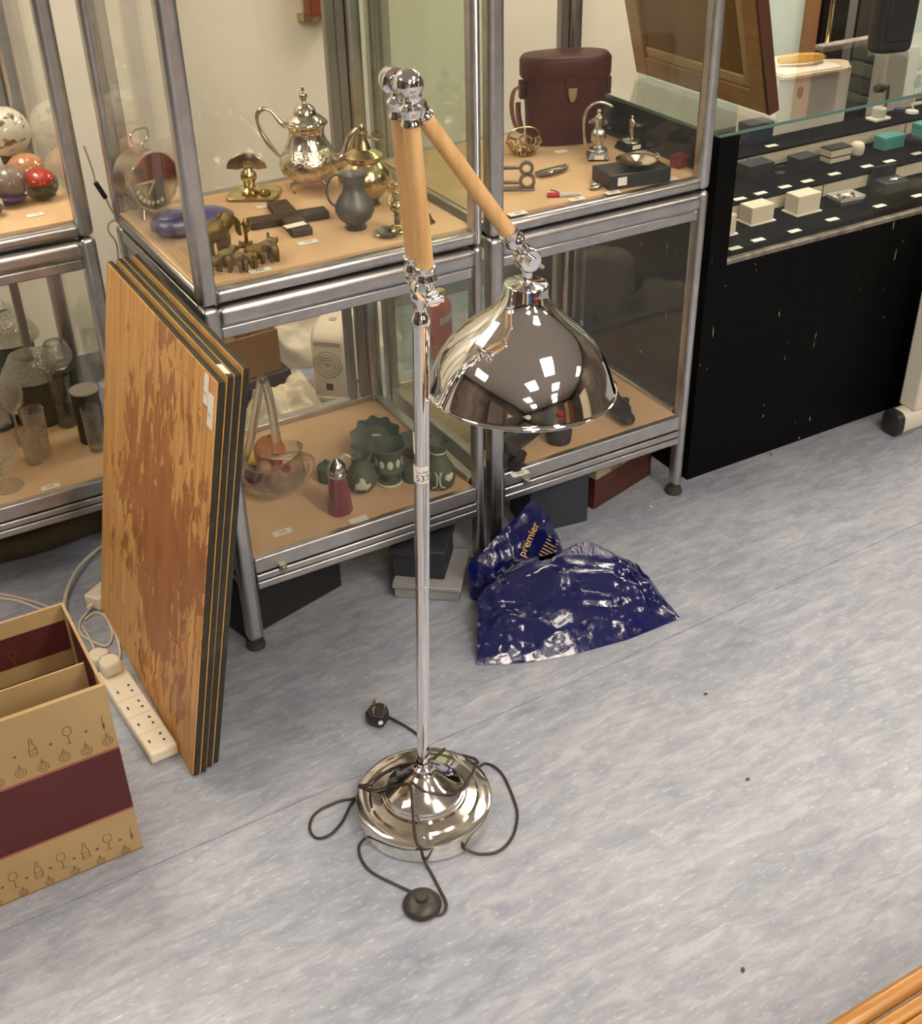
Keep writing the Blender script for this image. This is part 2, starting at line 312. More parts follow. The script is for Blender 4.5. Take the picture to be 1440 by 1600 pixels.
# ------------------------------------------------------------------ black glass-topped counter
DX0, DX1, DY0, DY1, DZ = 1.852, 3.35, 2.075, 2.565, .91
def black_paint():
    m = mat('scuffed_black_paint', (.003,.003,.003), .55, bump=.1, bscale=40, spec=.08); N = m.node_tree.nodes; L = m.node_tree.links; b = N['Principled BSDF']
    tc = N.new('ShaderNodeTexCoord')
    def vor(scale, st, lim):
        mp = N.new('ShaderNodeMapping'); mp.inputs['Scale'].default_value = st; L.new(tc.outputs['Object'], mp.inputs[0]); v = N.new('ShaderNodeTexNoise'); v.inputs['Scale'].default_value = scale; v.inputs['Detail'].default_value = 2; L.new(mp.outputs[0], v.inputs['Vector'])
        r = N.new('ShaderNodeMapRange'); r.inputs[1].default_value = lim; r.inputs[2].default_value = lim+.03; L.new(v.outputs['Fac'], r.inputs[0]); return r
    a = vor(55, (1,1,1), .735); c = vor(28, (2.5,2.5,.4), .74)
    ad = N.new('ShaderNodeMath'); ad.operation = 'MAXIMUM'; L.new(a.outputs[0], ad.inputs[0]); L.new(c.outputs[0], ad.inputs[1])
    mx = N.new('ShaderNodeMix'); mx.data_type = 'RGBA'; L.new(ad.outputs[0], mx.inputs[0]); mx.inputs[6].default_value = (.003,.003,.0028,1); mx.inputs[7].default_value = (.30,.29,.27,1); L.new(mx.outputs[2], b.inputs['Base Color']); return m
BP = black_paint()
ct = thing('glass_counter', 'long black shop counter with stepped display under a glass top', 'counter')
bar('front_panel', ct, (DX0+.002, DY0, 0), (DX1, DY0+.02, .588), BP, bev=.001); bar('end_panel', ct, (DX0, DY0+.02, 0), (DX0+.02, DY1, .898), BP, bev=.001)
bar('back_panel', ct, (DX0+.02, DY1-.02, 0), (DX1, DY1, .68), BP, bev=.001); bar('corner_post', ct, (DX0, DY0-.004, .588), (DX0+.058, DY0+.03, .9), BP, bev=.002)
bar('sill', ct, (DX0+.058, DY0-.004, .588), (DX1, DY0+.014, .602), mat('worn_metal_sill', (.42,.39,.33), .4, .8, col2=(.2,.18,.15), scale=30))
FELT = mat('black_felt', (.004,.004,.0045), .9, spec=.05); RIS = mat('cream_riser', (.66,.60,.47), .7)
T0, T1, T2 = .612, .652, .694; Y1_, Y2_ = 2.262, 2.447
bar('tread', ct, (DX0+.02, DY0+.02, T0-.012), (DX1, Y1_, T0), FELT, bev=0); bar('tread', ct, (DX0+.02, Y1_-.004, T1-.006), (DX1, Y2_, T1), FELT, bev=0); bar('tread', ct, (DX0+.02, Y2_-.004, T2-.006), (DX1, DY1-.02, T2), FELT, bev=0)
bar('riser', ct, (DX0+.02, Y1_, T0), (DX1, Y1_+.006, T1-.006), RIS, bev=0); bar('riser', ct, (DX0+.02, Y2_, T1), (DX1, Y2_+.006, T2-.006), RIS, bev=0)
for xx in (PY(1165, 270, Y2_).x, PY(1285, 292, Y1_).x, PY(1415, 190, Y2_).x):
    yy, zz = (Y1_, T0) if abs(xx-PY(1285, 292, Y1_).x) < .01 else (Y2_, T1)
    bar('riser_joint', ct, (xx, yy-.001, zz), (xx+.003, yy+.001, zz+.033), BLACK, bev=0)
pane(ct, (DX0+.058, DY0+.004, .602), (DX1, DY0+.009, DZ-.008), PANE, 'front_pane')
g = pane(ct, (DX0-.004, DY0-.004, DZ-.008), (DX1, DY1, DZ), PANE, 'top_pane')
bar('pane_edge', ct, (DX0-.004, DY0-.0052, DZ-.0075), (DX1, DY0-.0042, DZ-.0005), PANE_EDGE, bev=0); bar('pane_edge', ct, (DX0-.0052, DY0-.004, DZ-.0075), (DX0-.0042, DY1, DZ-.0005), PANE_EDGE, bev=0)

# ------------------------------------------------------------------ the chrome and ash floor lamp
LB = Vector((.705, 1.417, 0)); UA = math.radians(-6)
lamp = thing('floor_lamp', 'chrome floor lamp with jointed ash wood arm and bell-shaped shade', 'floor lamp', LB, UA)
# local x = direction of the arm, local y = away from the camera
base = MB().lathe([(0,.004),(.112,.004),(.121,.0),(.125,.004),(.126,.034),(.124,.040),(.119,.0425),(.101,.0435),(.097,.047),(.080,.050),(.077,.054),(.0745,.0545),(.073,.0585),(.0705,.059),(.069,.063),(.062,.067),(.048,.077),(.036,.089),(.026,.098),(.0205,.102),(0,.103)], 72).build('base', CHROME_WORN, lamp, smooth=28)
LEAN = .034/.99
def AP(u, z, y=0): return Vector((u, y, z))
def pol(z): return AP(LEAN*(z-.05), z)
cl = MB(XF((pol(.1).x, 0, .098))).lathe([(.0205,0),(.0225,.003),(.0225,.008),(.0185,.012),(.0175,.017),(.0135,.020),(.0125,.03)], 32).build('collar', CHROME, lamp)
MB().tube([pol(.1), pol(.52)], .0113, 32).build('pole', CHROME, lamp); MB().tube([pol(.518), pol(.985)], .0122, 32).build('upper_pole', CHROME, lamp)
MB().tube([pol(.516), pol(.5205)], .0127, 32).build('joint_ring', CHROME, lamp)
jl = Vector((.034, 0, 1.032)); jt = Vector((.021, 0, 1.303))
cp = MB(XF((pol(.985).x, 0, .975))); cp.lathe([(.0125,0),(.0142,.002),(.0142,.012),(.0125,.015),(.010,.021),(.010,.03),(.0125,.034),(.0145,.041),(.013,.052),(.008,.058),(0,.059)], 32); cp.build('pole_cap', CHROME, lamp)
def bolt(name, c, half, r, knob=.0):
    m = MB(Matrix.Translation(c) @ Matrix.Rotation(math.pi/2, 4, 'X'))
    m.lathe([(0,-half-.004),(r*.8,-half-.003),(r,-half),(r,half),(r*.8,half+.003),(0,half+.004)], 28); return m.build(name, CHROME, lamp)
def ferrule(c, d, name='ferrule'):
    d = Vector(d).normalized(); q = Vector((0,0,1)).rotation_difference(d).to_matrix().to_4x4()
    m = MB(Matrix.Translation(c) @ q); m.lathe([(0,-.012),(.008,-.012),(.009,-.006),(.0135,-.002),(.0155,0),(.0155,.005),(.0135,.008),(.0133,.016),(.0148,.018),(.0148,.021),(.0131,.022),(0,.022)], 28); return m.build(name, CHROME, lamp)
def rod(a, b, y): return MB().tube([AP(a.x, a.z, y), AP(b.x, b.z, y)], .0116, 24).build('wood_rod', ASH, lamp)
bolt('pivot_bolt', jl, .04, .0085); bolt('pivot_bolt', jt, .036, .0105)
bo = MB(Matrix.Translation(jl+Vector((0,-.004,0))) @ Matrix.Rotation(math.pi/2, 4, 'X')); bo.lathe([(0,-.012),(.014,-.012),(.016,-.009),(.016,.009),(.014,.012),(0,.012)], 28); bo.build('hinge_block', CHROME, lamp)
kn = MB(); kn.cyl(jl+Vector((0,-.038,0)), jl+Vector((0,-.048,0)), .010, .0125, 24); kn.cbox(jl+Vector((0,-.051,0)), (.026,.006,.009)); kn.build('wing_nut', CHROME, lamp, bev=.002)
for yy in (-.0215, .0215):
    a, b = jl+Vector((0,0,.014)), jt-Vector((0,0,.022)); rod(a+Vector((0,0,.018)), b-Vector((0,0,.014)), yy); ferrule(AP(a.x, a.z+.004, yy), b-a); ferrule(AP(b.x, b.z+.004, yy), a-b)
    MB().tube([AP(jl.x, jl.z, yy), AP(jl.x, jl.z+.018, yy)], .009, 16).build('lug', CHROME, lamp); MB().tube([AP(jt.x, jt.z, yy), AP(jt.x, jt.z-.02, yy)], .009, 16).build('lug', CHROME, lamp)
MB(Matrix.Translation(jt+Vector((-.004,-.028,.014)))).sph((0,0,0), (.0195,.0195,.0195), 32, 20).build('ball_end', CHROME, lamp)
MB(Matrix.Translation(jt+Vector((0,.038,.004))) @ Matrix.Rotation(math.pi/2, 4, 'X')).lathe([(0,-.012),(.016,-.010),(.018,-.006),(.018,.012),(.014,.016),(0,.016)], 28).build('ball_end', CHROME, lamp)
ae = Vector((.186, 0, 1.066)); dv = (ae-jt).normalized()
MB().tube([jt+dv*.03, ae-dv*.008], .0117, 24).build('wood_rod', ASH, lamp); ferrule(jt+dv*.026, dv); ferrule(ae-dv*.008, -dv)
MB().tube([jt, jt+dv*.024], .010, 16).build('lug', CHROME, lamp)
# swivel and shade
sv = Vector((.200, 0, 1.045))
s1 = MB(Matrix.Translation(sv) @ Matrix.Rotation(math.pi/2, 4, 'X')); s1.lathe([(0,-.015),(.0155,-.015),(.018,-.012),(.018,-.003),(.012,-.002),(.012,.002),(.018,.003),(.018,.012),(.0155,.015),(0,.015)], 28); s1.build('swivel', CHROME, lamp)
s2 = MB(); s2.tube([ae-dv*.006, sv], .009, 16); s2.tube([sv, sv-Vector((.0, 0, .03))], .0085, 16); s2.cyl(sv+Vector((0,-.015,0)), sv+Vector((0,-.024,0)), .008, n=18); s2.tube([sv+Vector((-.012,-.02,.012)), sv+Vector((.016,-.02,-.010))], .003, 8); s2.build('swivel_arm', CHROME, lamp)
SH = Matrix.Translation((sv.x, 0, sv.z-.026)) @ Matrix.Rotation(math.radians(2.6), 4, 'Y')
sh = MB(SH)
prof = [(.008,0),(.0085,-.006),(.012,-.010),(.030,-.011),(.0325,-.013),(.0335,-.017),(.0338,-.026),(.0355,-.036),(.040,-.047),(.048,-.058),(.059,-.069),(.072,-.080),(.086,-.092),(.099,-.106),(.1105,-.122),(.120,-.139),(.1275,-.157),(.133,-.174),(.137,-.188),(.1395,-.194),(.1405,-.195),(.1400,-.197),(.138,-.197)]
prof = [(r*(1 if z > -.03 else 1+.04*min(1, (-z-.03)/.1)), z*.915 if z < -.012 else z) for r, z in prof]
inner = [(max(.004, r-.0016), z-.0008) for r, z in prof[:-3]][::-1]
sh.lathe(prof+inner, 96); sh.build('shade', CHROME, lamp, smooth=60)
rb = MB(SH); rb.tube([(.1458*math.cos(a*math.pi/48), .1458*math.sin(a*math.pi/48), -.1789) for a in range(96)], .0016, 8, closed=True); rb.build('shade_rim', CHROME, lamp)
bl = MB(SH); bl.lathe([(.0,-.02),(.018,-.02),(.02,-.06),(.016,-.07),(.024,-.09),(.03,-.11),(.026,-.13),(.012,-.142),(0,-.144)], 24); bl.build('bulb', mat('opal_bulb', (.8,.78,.72), .3), lamp)
# lot label wrapped round the pole
def wrap(name, z0, z1, a0, a1, m, parent):
    q = MB(); c = pol((z0+z1)/2); q.sheet(lambda u, v: (c.x+.01275*math.cos(a0+(a1-a0)*u), .01275*math.sin(a0+(a1-a0)*u), z0+(z1-z0)*v), 14, 1); return q.build(name, m, parent)
# ------------------------------------------------------------------ lettering
def text_mesh(body, size, spacing=1.0):
    c = bpy.data.curves.new('t', 'FONT'); c.body = body; c.size = size; c.align_x = 'CENTER'; c.align_y = 'CENTER'; c.space_character = spacing; c.resolution_u = 3
    o = bpy.data.objects.new('t', c); COL.objects.link(o); dg = bpy.context.evaluated_depsgraph_get(); dg.update()
    me = o.evaluated_get(dg).to_mesh(); vs = [v.co.copy() for v in me.vertices]; fs = [tuple(p.vertices) for p in me.polygons]; o.evaluated_get(dg).to_mesh_clear()
    bpy.data.objects.remove(o); bpy.data.curves.remove(c); return vs, fs
def text(body, size, M, m, parent, name='lettering', bvh=None, off=.0006):
    vs, fs = text_mesh(body, size); q = MB(); n = (M.to_3x3() @ Vector((0, 0, 1))).normalized(); out = []
    for v in vs:
        p = M @ v
        if bvh:
            h = bvh.ray_cast(p+n*.12, -n, .4)
            if h[0]: p = h[0]+n*off
        out.append(p)
    q.add(out, fs); return q.build(name, m, parent, smooth=0)
def bvh_of(o):
    me = o.data; return BVHTree.FromPolygons([v.co for v in me.vertices], [tuple(p.vertices) for p in me.polygons])

# ------------------------------------------------------------------ lamp: lot label, flex, foot switch, plug
tocam = math.atan2(-LB.y, -LB.x)-UA
zc = HT(LB, 741); lab = wrap('lot_label', zc-.016, zc+.014, tocam-1.75, tocam+.95, WHITE, lamp)
pc = pol(zc); bv = bvh_of(lab)
for s_, sz, dz in (('Lot No', .0068, .0035), ('532', .0155, -.0075), ('AUCTIONS', .0055, .0102)):
    a = tocam+.05; M_ = Matrix.Translation((pc.x, 0, zc+dz)) @ Matrix.Rotation(a+math.pi/2, 4, 'Z') @ Matrix.Rotation(math.pi/2, 4, 'X') @ Matrix.Translation((0, 0, .013))
    vs, fs = text_mesh(s_, sz); q = MB(); q.add([(pc.x+.01295*math.cos(a+v.x/.01275), .01295*math.sin(a+v.x/.01275), zc+dz+v.y) for v in vs], fs)
    if s_ != 'AUCTIONS': q.build('lettering', INK, lab, smooth=0)
zc2 = HT(LB, 690); wrap('paper_label', zc2-.026, zc2+.012, tocam-2.0, tocam-1.0, WHITE, lamp)
BPROF = [(.127,.004),(.126,.040),(.101,.0435),(.080,.050),(.0745,.0545),(.069,.063),(.048,.077),(.036,.089),(.026,.100),(0,.11)]
def base_h(p):
    r = math.hypot(p.x-LB.x, p.y-LB.y)
    if r > .130: return .0035
    for (r1, z1), (r0, z0) in zip(BPROF, BPROF[1:]):
        if r0 <= r <= r1: return z0+(z1-z0)*(r-r0)/(r1-r0)+.003
    return .044
def flex(px):
    out = []
    for x, y in px:
        z = .004
        for _ in range(12): p = PZ(x, y, z); z = .5*z+.5*base_h(p)
        p = PZ(x, y, z); out.append(p)
    return out
inv = (Matrix.Translation(LB) @ Matrix.Rotation(UA, 4, 'Z')).inverted()
FLEX = mat('brown_black_flex', (.028,.018,.014), .45)
def cable(name, px, m, parent, r=.0026):
    pts = spline([inv @ p for p in flex(px)], 8)
    for q in pts:
        w = Matrix.Translation(LB) @ Matrix.Rotation(UA, 4, 'Z') @ q; q.z = max(q.z, base_h(w)-.0005 if math.hypot(w.x-LB.x, w.y-LB.y) < .127 else .003)
    return MB().tube(pts, r, 8).build(name, m, parent)
cable('flex', [(604,1119),(618,1126),(634,1135),(650,1146),(664,1158)], FLEX, lamp)
cable('flex', [(747,1192),(738,1184),(705,1183),(655,1191),(610,1202),(575,1225),(552,1252),(534,1285),(514,1305),(494,1309),(484,1295),(490,1274),(512,1259),(548,1249),(590,1235),(625,1226),(640,1229),(644,1262),(650,1315),(668,1355),(688,1392),(697,1412),(692,1427),(678,1430)], FLEX, lamp)
cable('flex', [(642,1222),(665,1237),(702,1241),(722,1231),(737,1210),(750,1197),(767,1195),(786,1212),(802,1248),(808,1274),(800,1308),(778,1330),(748,1334),(722,1325)], FLEX, lamp)
cable('flex', [(571,1309),(561,1322),(564,1342),(580,1362),(612,1379),(642,1393)], FLEX, lamp)
swp = inv @ PZ(659, 1412, .008)
fs_ = MB(Matrix.Translation((swp.x, swp.y, 0))); fs_.lathe([(0,.0),(.028,.0),(.033,.004),(.0335,.008),(.030,.014),(.020,.0195),(.011,.0215),(0,.0215)], 40); sw = fs_.build('foot_switch', mat('dark_bakelite', (.035,.031,.026), .4), lamp)
MB(Matrix.Translation((swp.x, swp.y, .0205))).lathe([(0,0),(.0105,0),(.0105,.006),(.0095,.0075),(0,.008)], 28).build('switch_button', _mc['dark_bakelite'], sw)
pp = inv @ PZ(590, 1118, .018)
pm = MB(XF((pp.x, pp.y, .0), math.radians(40)))
pm.loft([[(x*s1, y*s1, z) for x, y in ((-.021,-.012),(-.014,-.021),(.010,-.021),(.024,-.008),(.024,.008),(.010,.021),(-.014,.021),(-.021,.012))] for s1, z in ((.8,.004),(1,.008),(1,.028),(.86,.034))])
pl = pm.build('plug', BLACK, lamp, bev=.002)
pw = MB(XF((pp.x, pp.y, 0), math.radians(40)))
for k_, (x, y) in enumerate(((-.012,0),(.008,-.011),(.008,.011))): MB(XF((pp.x, pp.y, 0), math.radians(40))).box((x-.003,y-.002,.030),(x+.003,y+.002,.05)).build('plug_pin', mat('pin_brass', (.6,.42,.25), .3, 1), pl)
MB(XF((pp.x, pp.y, 0), math.radians(40))).lathe([(0,0),(.005,0),(.005,.001),(0,.0012)], 16, (0,0,0)).build('plug_sticker', WHITE, pl)
pl.children[-1].matrix_local = Matrix()
st = pl.children[-1]; st.data.transform(XF((pp.x, pp.y, 0), math.radians(40)) .inverted()); st.data.transform(XF((pp.x, pp.y, 0), math.radians(40)) @ Matrix.Translation((-.0175,-.0165,.02)) @ Matrix.Rotation(math.radians(-142), 4, 'Z') @ Matrix.Rotation(math.pi/2, 4, 'Y'))

# ------------------------------------------------------------------ four leaning picture boards
def art_mat():
    m = bpy.data.materials.new('rust_and_gold_picture'); m.use_nodes = True; nt = m.node_tree; N = nt.nodes; L = nt.links; b = N['Principled BSDF']; b.inputs['Roughness'].default_value = .42
    tc = N.new('ShaderNodeTexCoord')
    def nz(scale, st, d=5, dist=0):
        mp = N.new('ShaderNodeMapping'); mp.inputs['Scale'].default_value = st; L.new(tc.outputs['Object'], mp.inputs[0]); n = N.new('ShaderNodeTexNoise'); n.inputs['Scale'].default_value = scale; n.inputs['Detail'].default_value = d; n.inputs['Distortion'].default_value = dist; n.inputs['Roughness'].default_value = .6; L.new(mp.outputs[0], n.inputs['Vector']); return n
    def ramp(src, stops, const=False):
        r = N.new('ShaderNodeValToRGB'); e = r.color_ramp.elements
        if const: r.color_ramp.interpolation = 'LINEAR'
        while len(e) < len(stops): e.new(.5)
        for q, (p, c) in zip(e, stops): q.position = p; q.color = (*c, 1)
        L.new(src, r.inputs[0]); return r
    grain = ramp(nz(10, (1, 7, .45), 5).outputs['Fac'], [(.3, (.42,.19,.055)), (.5, (.60,.31,.095)), (.72, (.72,.43,.15))])
    rust = ramp(nz(22, (1, 1, .5), 4).outputs['Fac'], [(.35, (.22,.065,.018)), (.65, (.36,.125,.035))])
    # patches thicken towards the middle of the board and thin out to its edges
    sx = N.new('ShaderNodeSeparateXYZ'); L.new(tc.outputs['Object'], sx.inputs[0])
    def bell(o, c, w):
        s1 = N.new('ShaderNodeMath'); s1.operation = 'SUBTRACT'; s1.inputs[1].default_value = c; L.new(o, s1.inputs[0])
        a = N.new('ShaderNodeMath'); a.operation = 'ABSOLUTE'; L.new(s1.outputs[0], a.inputs[0])
        r = N.new('ShaderNodeMapRange'); r.inputs[1].default_value = 0; r.inputs[2].default_value = w; r.inputs[3].default_value = .16; r.inputs[4].default_value = -.14; L.new(a.outputs[0], r.inputs[0]); return r
    n1 = nz(9, (1, 1.6, .8), 7, 1.2); n2 = nz(30, (1, 1.6, .5), 3, .6)
    ad = N.new('ShaderNodeMath'); ad.operation = 'ADD'; L.new(n1.outputs['Fac'], ad.inputs[0]); L.new(bell(sx.outputs['Z'], .42, .42).outputs[0], ad.inputs[1])
    ad2 = N.new('ShaderNodeMath'); ad2.operation = 'ADD'; L.new(ad.outputs[0], ad2.inputs[0]); L.new(bell(sx.outputs['Y'], .24, .34).outputs[0], ad2.inputs[1])
    mf = N.new('ShaderNodeMath'); mf.operation = 'MULTIPLY_ADD'; mf.inputs[1].default_value = .75; L.new(n2.outputs['Fac'], mf.inputs[0]); L.new(ad2.outputs[0], mf.inputs[2])
    msk = N.new('ShaderNodeMapRange'); msk.inputs[1].default_value = .925; msk.inputs[2].default_value = .955; L.new(mf.outputs[0], msk.inputs[0])
    mx = N.new('ShaderNodeMix'); mx.data_type = 'RGBA'; sc = N.new('ShaderNodeMath'); sc.operation = 'MULTIPLY'; sc.inputs[1].default_value = .8; L.new(msk.outputs[0], sc.inputs[0]); L.new(sc.outputs[0], mx.inputs[0]); L.new(grain.outputs[0], mx.inputs[6]); L.new(rust.outputs[0], mx.inputs[7])
    L.new(mx.outputs[2], b.inputs['Base Color']); return m
ARTM = art_mat(); EDGE = mat('black_painted_edge', (.022,.02,.014), .5, col2=(.06,.05,.03), scale=30, contrast=(.5,.8), bump=.2, bscale=120)
TAN = mat('gold_plywood', (.50,.30,.09), .6, col2=(.40,.22,.06), scale=20)
arts = ['front picture board of the leaning stack, rust and gold wood-grain image', 'second picture board of the leaning stack, just behind the rust-and-gold front one', 'third picture board of the leaning stack, next to the rearmost', 'rearmost picture board of the stack, resting against the display cabinet']
for k_ in range(4):
    lean = math.atan2(.160+.001*k_, .802); tk = .0128
    r_ = thing('picture_board', arts[k_], 'picture', (.362+.0150*k_, 1.722+.004*k_*(k_ != 1), 0), 0, 'stack of leaning picture boards')
    r_.rotation_euler = (0, lean, 0); r_.location.z = tk*math.sin(lean)+.0005
    Ht = (.820, .826, .822, .828)[k_]; Ln = (.622, .612, .618, .600)[k_]
    MB().box((.0025, 0, 0), (tk, Ln, Ht)).build('frame', EDGE, r_, bev=.0015, smooth=0)
    MB().box((0, .0015, .0015), (.0026, Ln-.0015, Ht-.0015)).build('picture_face', ARTM if k_ == 0 else TAN, r_, smooth=0)
    if k_ == 0:
        for nm, a, b in (('lot_sticker', (-.0006, .010, .730), (0, .034, .790)), ('lot_sticker', (-.0008, .036, .762), (0, .056, .815))):
            s_ = MB().box(a, b).build(nm, WHITE, r_, smooth=0)
            text('511', .010, Matrix.Translation((a[0]-.0004, (a[1]+b[1])/2, (a[2]+b[2])/2-.008)) @ Matrix.Rotation(-math.pi/2, 4, 'Z') @ Matrix.Rotation(math.pi/2, 4, 'X'), INK, s_)
    if k_ == 1: MB().box((.001, .012, Ht), (.011, .052, Ht+.0008)).build('lot_sticker', WHITE, r_, smooth=0)

# ------------------------------------------------------------------ printed bottle carton
KRAFT = mat('printed_kraft', (.42,.29,.14), .75, col2=(.37,.25,.115), scale=6); MAROON = mat('maroon_print', (.085,.012,.012), .6, col2=(.07,.010,.010), scale=5); KIN = mat('carton_inside', (.24,.16,.07), .8)
LINE = mat('brown_line_print', (.13,.075,.03), .8)
X1c, Y0c, Y1c, Hc, X0c = .226, 1.602, 1.862, .388, -.20; tw = .005
bx = thing('bottle_carton', 'open cardboard bottle carton printed with cream and maroon bands', 'carton', (0,0,0))
zb0, zb1 = PY(203, 1262, Y0c).z, PY(176, 1170, Y0c).z
def wall(nm, a, b, axis):
    for i, (q0, q1, m) in enumerate(((.004, zb0, KRAFT), (zb0, zb1, MAROON), (zb1, Hc, KRAFT))):
        MB().box((a[0], a[1], q0), (b[0], b[1], q1)).build(nm if i != 1 else nm.replace('panel', 'band'), m, bx, smooth=0)
wall('front_panel', (X0c, Y0c), (X1c, Y0c+tw), 0); wall('back_panel', (X0c, Y1c-tw), (X1c, Y1c), 0); wall('side_panel', (X1c-tw, Y0c+tw), (X1c, Y1c-tw), 1); wall('side_panel', (X0c, Y0c+tw), (X0c+tw, Y1c-tw), 1)
MB().box((X0c, Y0c, 0), (X1c, Y1c, .004)).build('carton_floor', KIN, bx, smooth=0)
for a, b in (((X0c+tw, Y1c-tw-.0008, Hc-.100), (X1c-tw, Y1c-tw, Hc-.034)), ((X1c-tw-.0008, Y0c+.05, Hc-.10), (X1c-tw, Y1c-.05, Hc-.0015))): MB().box(a, b).build('inner_band', MAROON, bx, smooth=0)
yd = Y0c+.088
MB().box((X0c+tw, yd, .004), (X1c-.012, yd+.004, Hc-.012)).build('divider', KRAFT, bx, smooth=0)
MB().box((X0c+tw, Y0c+tw, .004), (X1c-tw, yd, .05)).build('inner_tray', KIN, bx, smooth=0)
MB().box((X0c, Y0c-.0012, Hc-.004), (X1c, Y0c+tw+.002, Hc+.001)).build('fold_edge', KRAFT, bx, smooth=0)
for zz in (zb0, zb1): MB().box((X0c, Y0c-.0008, zz-.002), (X1c, Y0c, zz+.002)).build('band_line', mat('pink_line', (.30,.10,.07), .7), bx, smooth=0)
def ribbon(q, pts, M, w=.0011):
    for a, b in zip(pts, pts[1:]):
        a, b = Vector((*a, 0)), Vector((*b, 0)); d = (b-a)
        if d.length < 1e-6: continue
        n = Vector((-d.y, d.x, 0)).normalized()*w/2; q.add([M @ (a+n), M @ (b+n), M @ (b-n), M @ (a-n)], [(0,1,2,3)])
def circ(cx, cy, r, n=14): return [(cx+r*math.cos(2*math.pi*i/n), cy+r*math.sin(2*math.pi*i/n)) for i in range(n+1)]
ICON = {'bottle': [[(-.007,0),(-.007,.02),(-.0025,.032),(-.0025,.044),(.0025,.044),(.0025,.032),(.007,.02),(.007,0),(-.007,0)], [(-.007,.007),(.007,.007)], [(-.007,.016),(.007,.016)]],
        'glass': [[(-.006,0),(.006,0)], [(0,0),(0,.018)], [(-.008,.034),(-.0075,.024),(0,.018),(.0075,.024),(.008,.034)], circ(0,.034,.008)[:8]],
        'bauble': [circ(0,.009,.009), circ(0,.009,.0045), [(-.002,.018),(-.002,.022),(.002,.022),(.002,.018)], [(0,.022),(0,.028)]],
        'star': [[(-.004,0),(.004,0)], [(-.002,-.0035),(.002,.0035)], [(-.002,.0035),(.002,-.0035)]],
        'coil': [[(0,0),(0,.036)], [(0,.036),(.006,.038)], [(-.003,.006),(.004,.009),(-.003,.012),(.004,.015),(-.003,.018)]]}
def prints(seq, M):
    for nm, x, z, s_ in seq:
        q = MB()
        for pl_ in ICON[nm]: ribbon(q, [(px*s_, py*s_) for px, py in pl_], M @ Matrix.Translation((x, z, 0)))
        q.build('print_'+nm, LINE, bx, smooth=0)
MF = Matrix.Translation((0, Y0c-.0009, 0)) @ Matrix.Rotation(math.pi/2, 4, 'X')
zt = zb1
sq = []
for i, nm in enumerate(['glass','star','bottle','star','glass','star','coil']): sq.append((nm, .035+.029*i, zt+.046+(.012 if nm == 'star' else 0), .85))
for i in range(6): sq.append(('bauble', .03+.036*i, zt+.008+(.004 if i % 2 else 0), 1.0))
for i, nm in enumerate(['bottle','star','glass','star','bottle','star','glass','star','bottle','star','glass','star','coil']): sq.append((nm, -.035+.0205*i, .030+(.012 if nm == 'star' else 0), .9))
for i in range(6): sq.append(('bauble', -.03+.045*i, .004, .8))
prints(sq, MF)
MI = Matrix.Translation((0, Y1c-tw-.0009, 0)) @ Matrix.Rotation(math.pi/2, 4, 'X')
prints([(nm, .06+.03*i, zt+.04, .8) for i, nm in enumerate(['star','coil','glass','star'])]+[(nm, .05+.03*i, zb0-.06, .8) for i, nm in enumerate(['bottle','glass','bottle','star'])], MI)

# ------------------------------------------------------------------ extension lead, plugs and white cables
PLW = mat('white_plastic', (.74,.66,.52), .4)
sa = thing('extension_lead', 'white four-gang extension socket lying beside the picture boards', 'extension lead', (.333, 1.793, 0), math.radians(3.6))
MB().box((-.029, 0, .002), (.029, .30, .030)).build('socket_body', PLW, sa, bev=.006, seg=3)
HOLE = mat('socket_hole', (.02,.012,.008), .6)
for k_ in range(4):
    yy = .036+.058*k_
    MB().box((-.017, yy-.0045, .0301), (-.0135, yy+.0045, .0306)).build('socket_slot', HOLE, sa, smooth=0)
    for sgn in (-1, 1): MB().box((.009, yy+sgn*.010-.0028, .0301), (.0135, yy+sgn*.010+.0028, .0306)).build('socket_slot', HOLE, sa, smooth=0)
    if k_: MB().box((-.028, yy-.0295, .0300), (.028, yy-.0287, .0303)).build('socket_line', mat('groove_grey', (.45,.38,.28), .6), sa, smooth=0)
def wplug(label, loc, rz):
    t = thing('white_plug', label, 'plug', loc, rz, 'white plugs by the extension socket')
    MB().loft([[(x*s1, y*s1, z) for x, y in ((-.020,-.014),(-.013,-.022),(.012,-.022),(.024,-.009),(.024,.009),(.012,.022),(-.013,.022),(-.020,.014))] for s1, z in ((.92,0),(1,.004),(1,.022),(.85,.030))]).build('plug_body', PLW, t, bev=.003)
    MB().tube([(.022,0,.012),(.044,0,.012)], [.006,.004], 10).build('cord_sleeve', PLW, t); return t
wplug('white plug pushed into the far socket of the extension lead', (.314, 2.075, .0312), math.radians(100))
wplug('white plug lying on the floor behind the carton corner', tuple(PZ(157, 1037, .001)), math.radians(130))
ad_ = thing('power_adaptor', 'white rectangular mains adaptor half hidden behind the picture boards', 'adaptor', tuple(PZ(166, 935, 0)), math.radians(-55))
MB().box((-.022, -.045, .0005), (.022, .045, .035)).build('adaptor_body', PLW, ad_, bev=.004); MB().tube([(0,-.046,.017),(0,-.062,.016)], [.005,.0035], 10).build('cord_sleeve', PLW, ad_)
def floor_cable(label, px, z=.0035, r=.0032, m=None):
    return tag(MB().tube(spline([PZ(x, y, z if not isinstance(z, list) else z[i]) for i, (x, y) in enumerate(px)], 8), r, 8).build('white_cable', m or mat('white_cable', (.62,.55,.43), .5)), label, 'cable')
floor_cable('thick white cable arching from the picture boards down to the carton', [(175,846),(150,860),(122,888),(104,925),(101,958),(108,985)], z=[.004,.01,.014,.010,.006,.004], r=.0042)
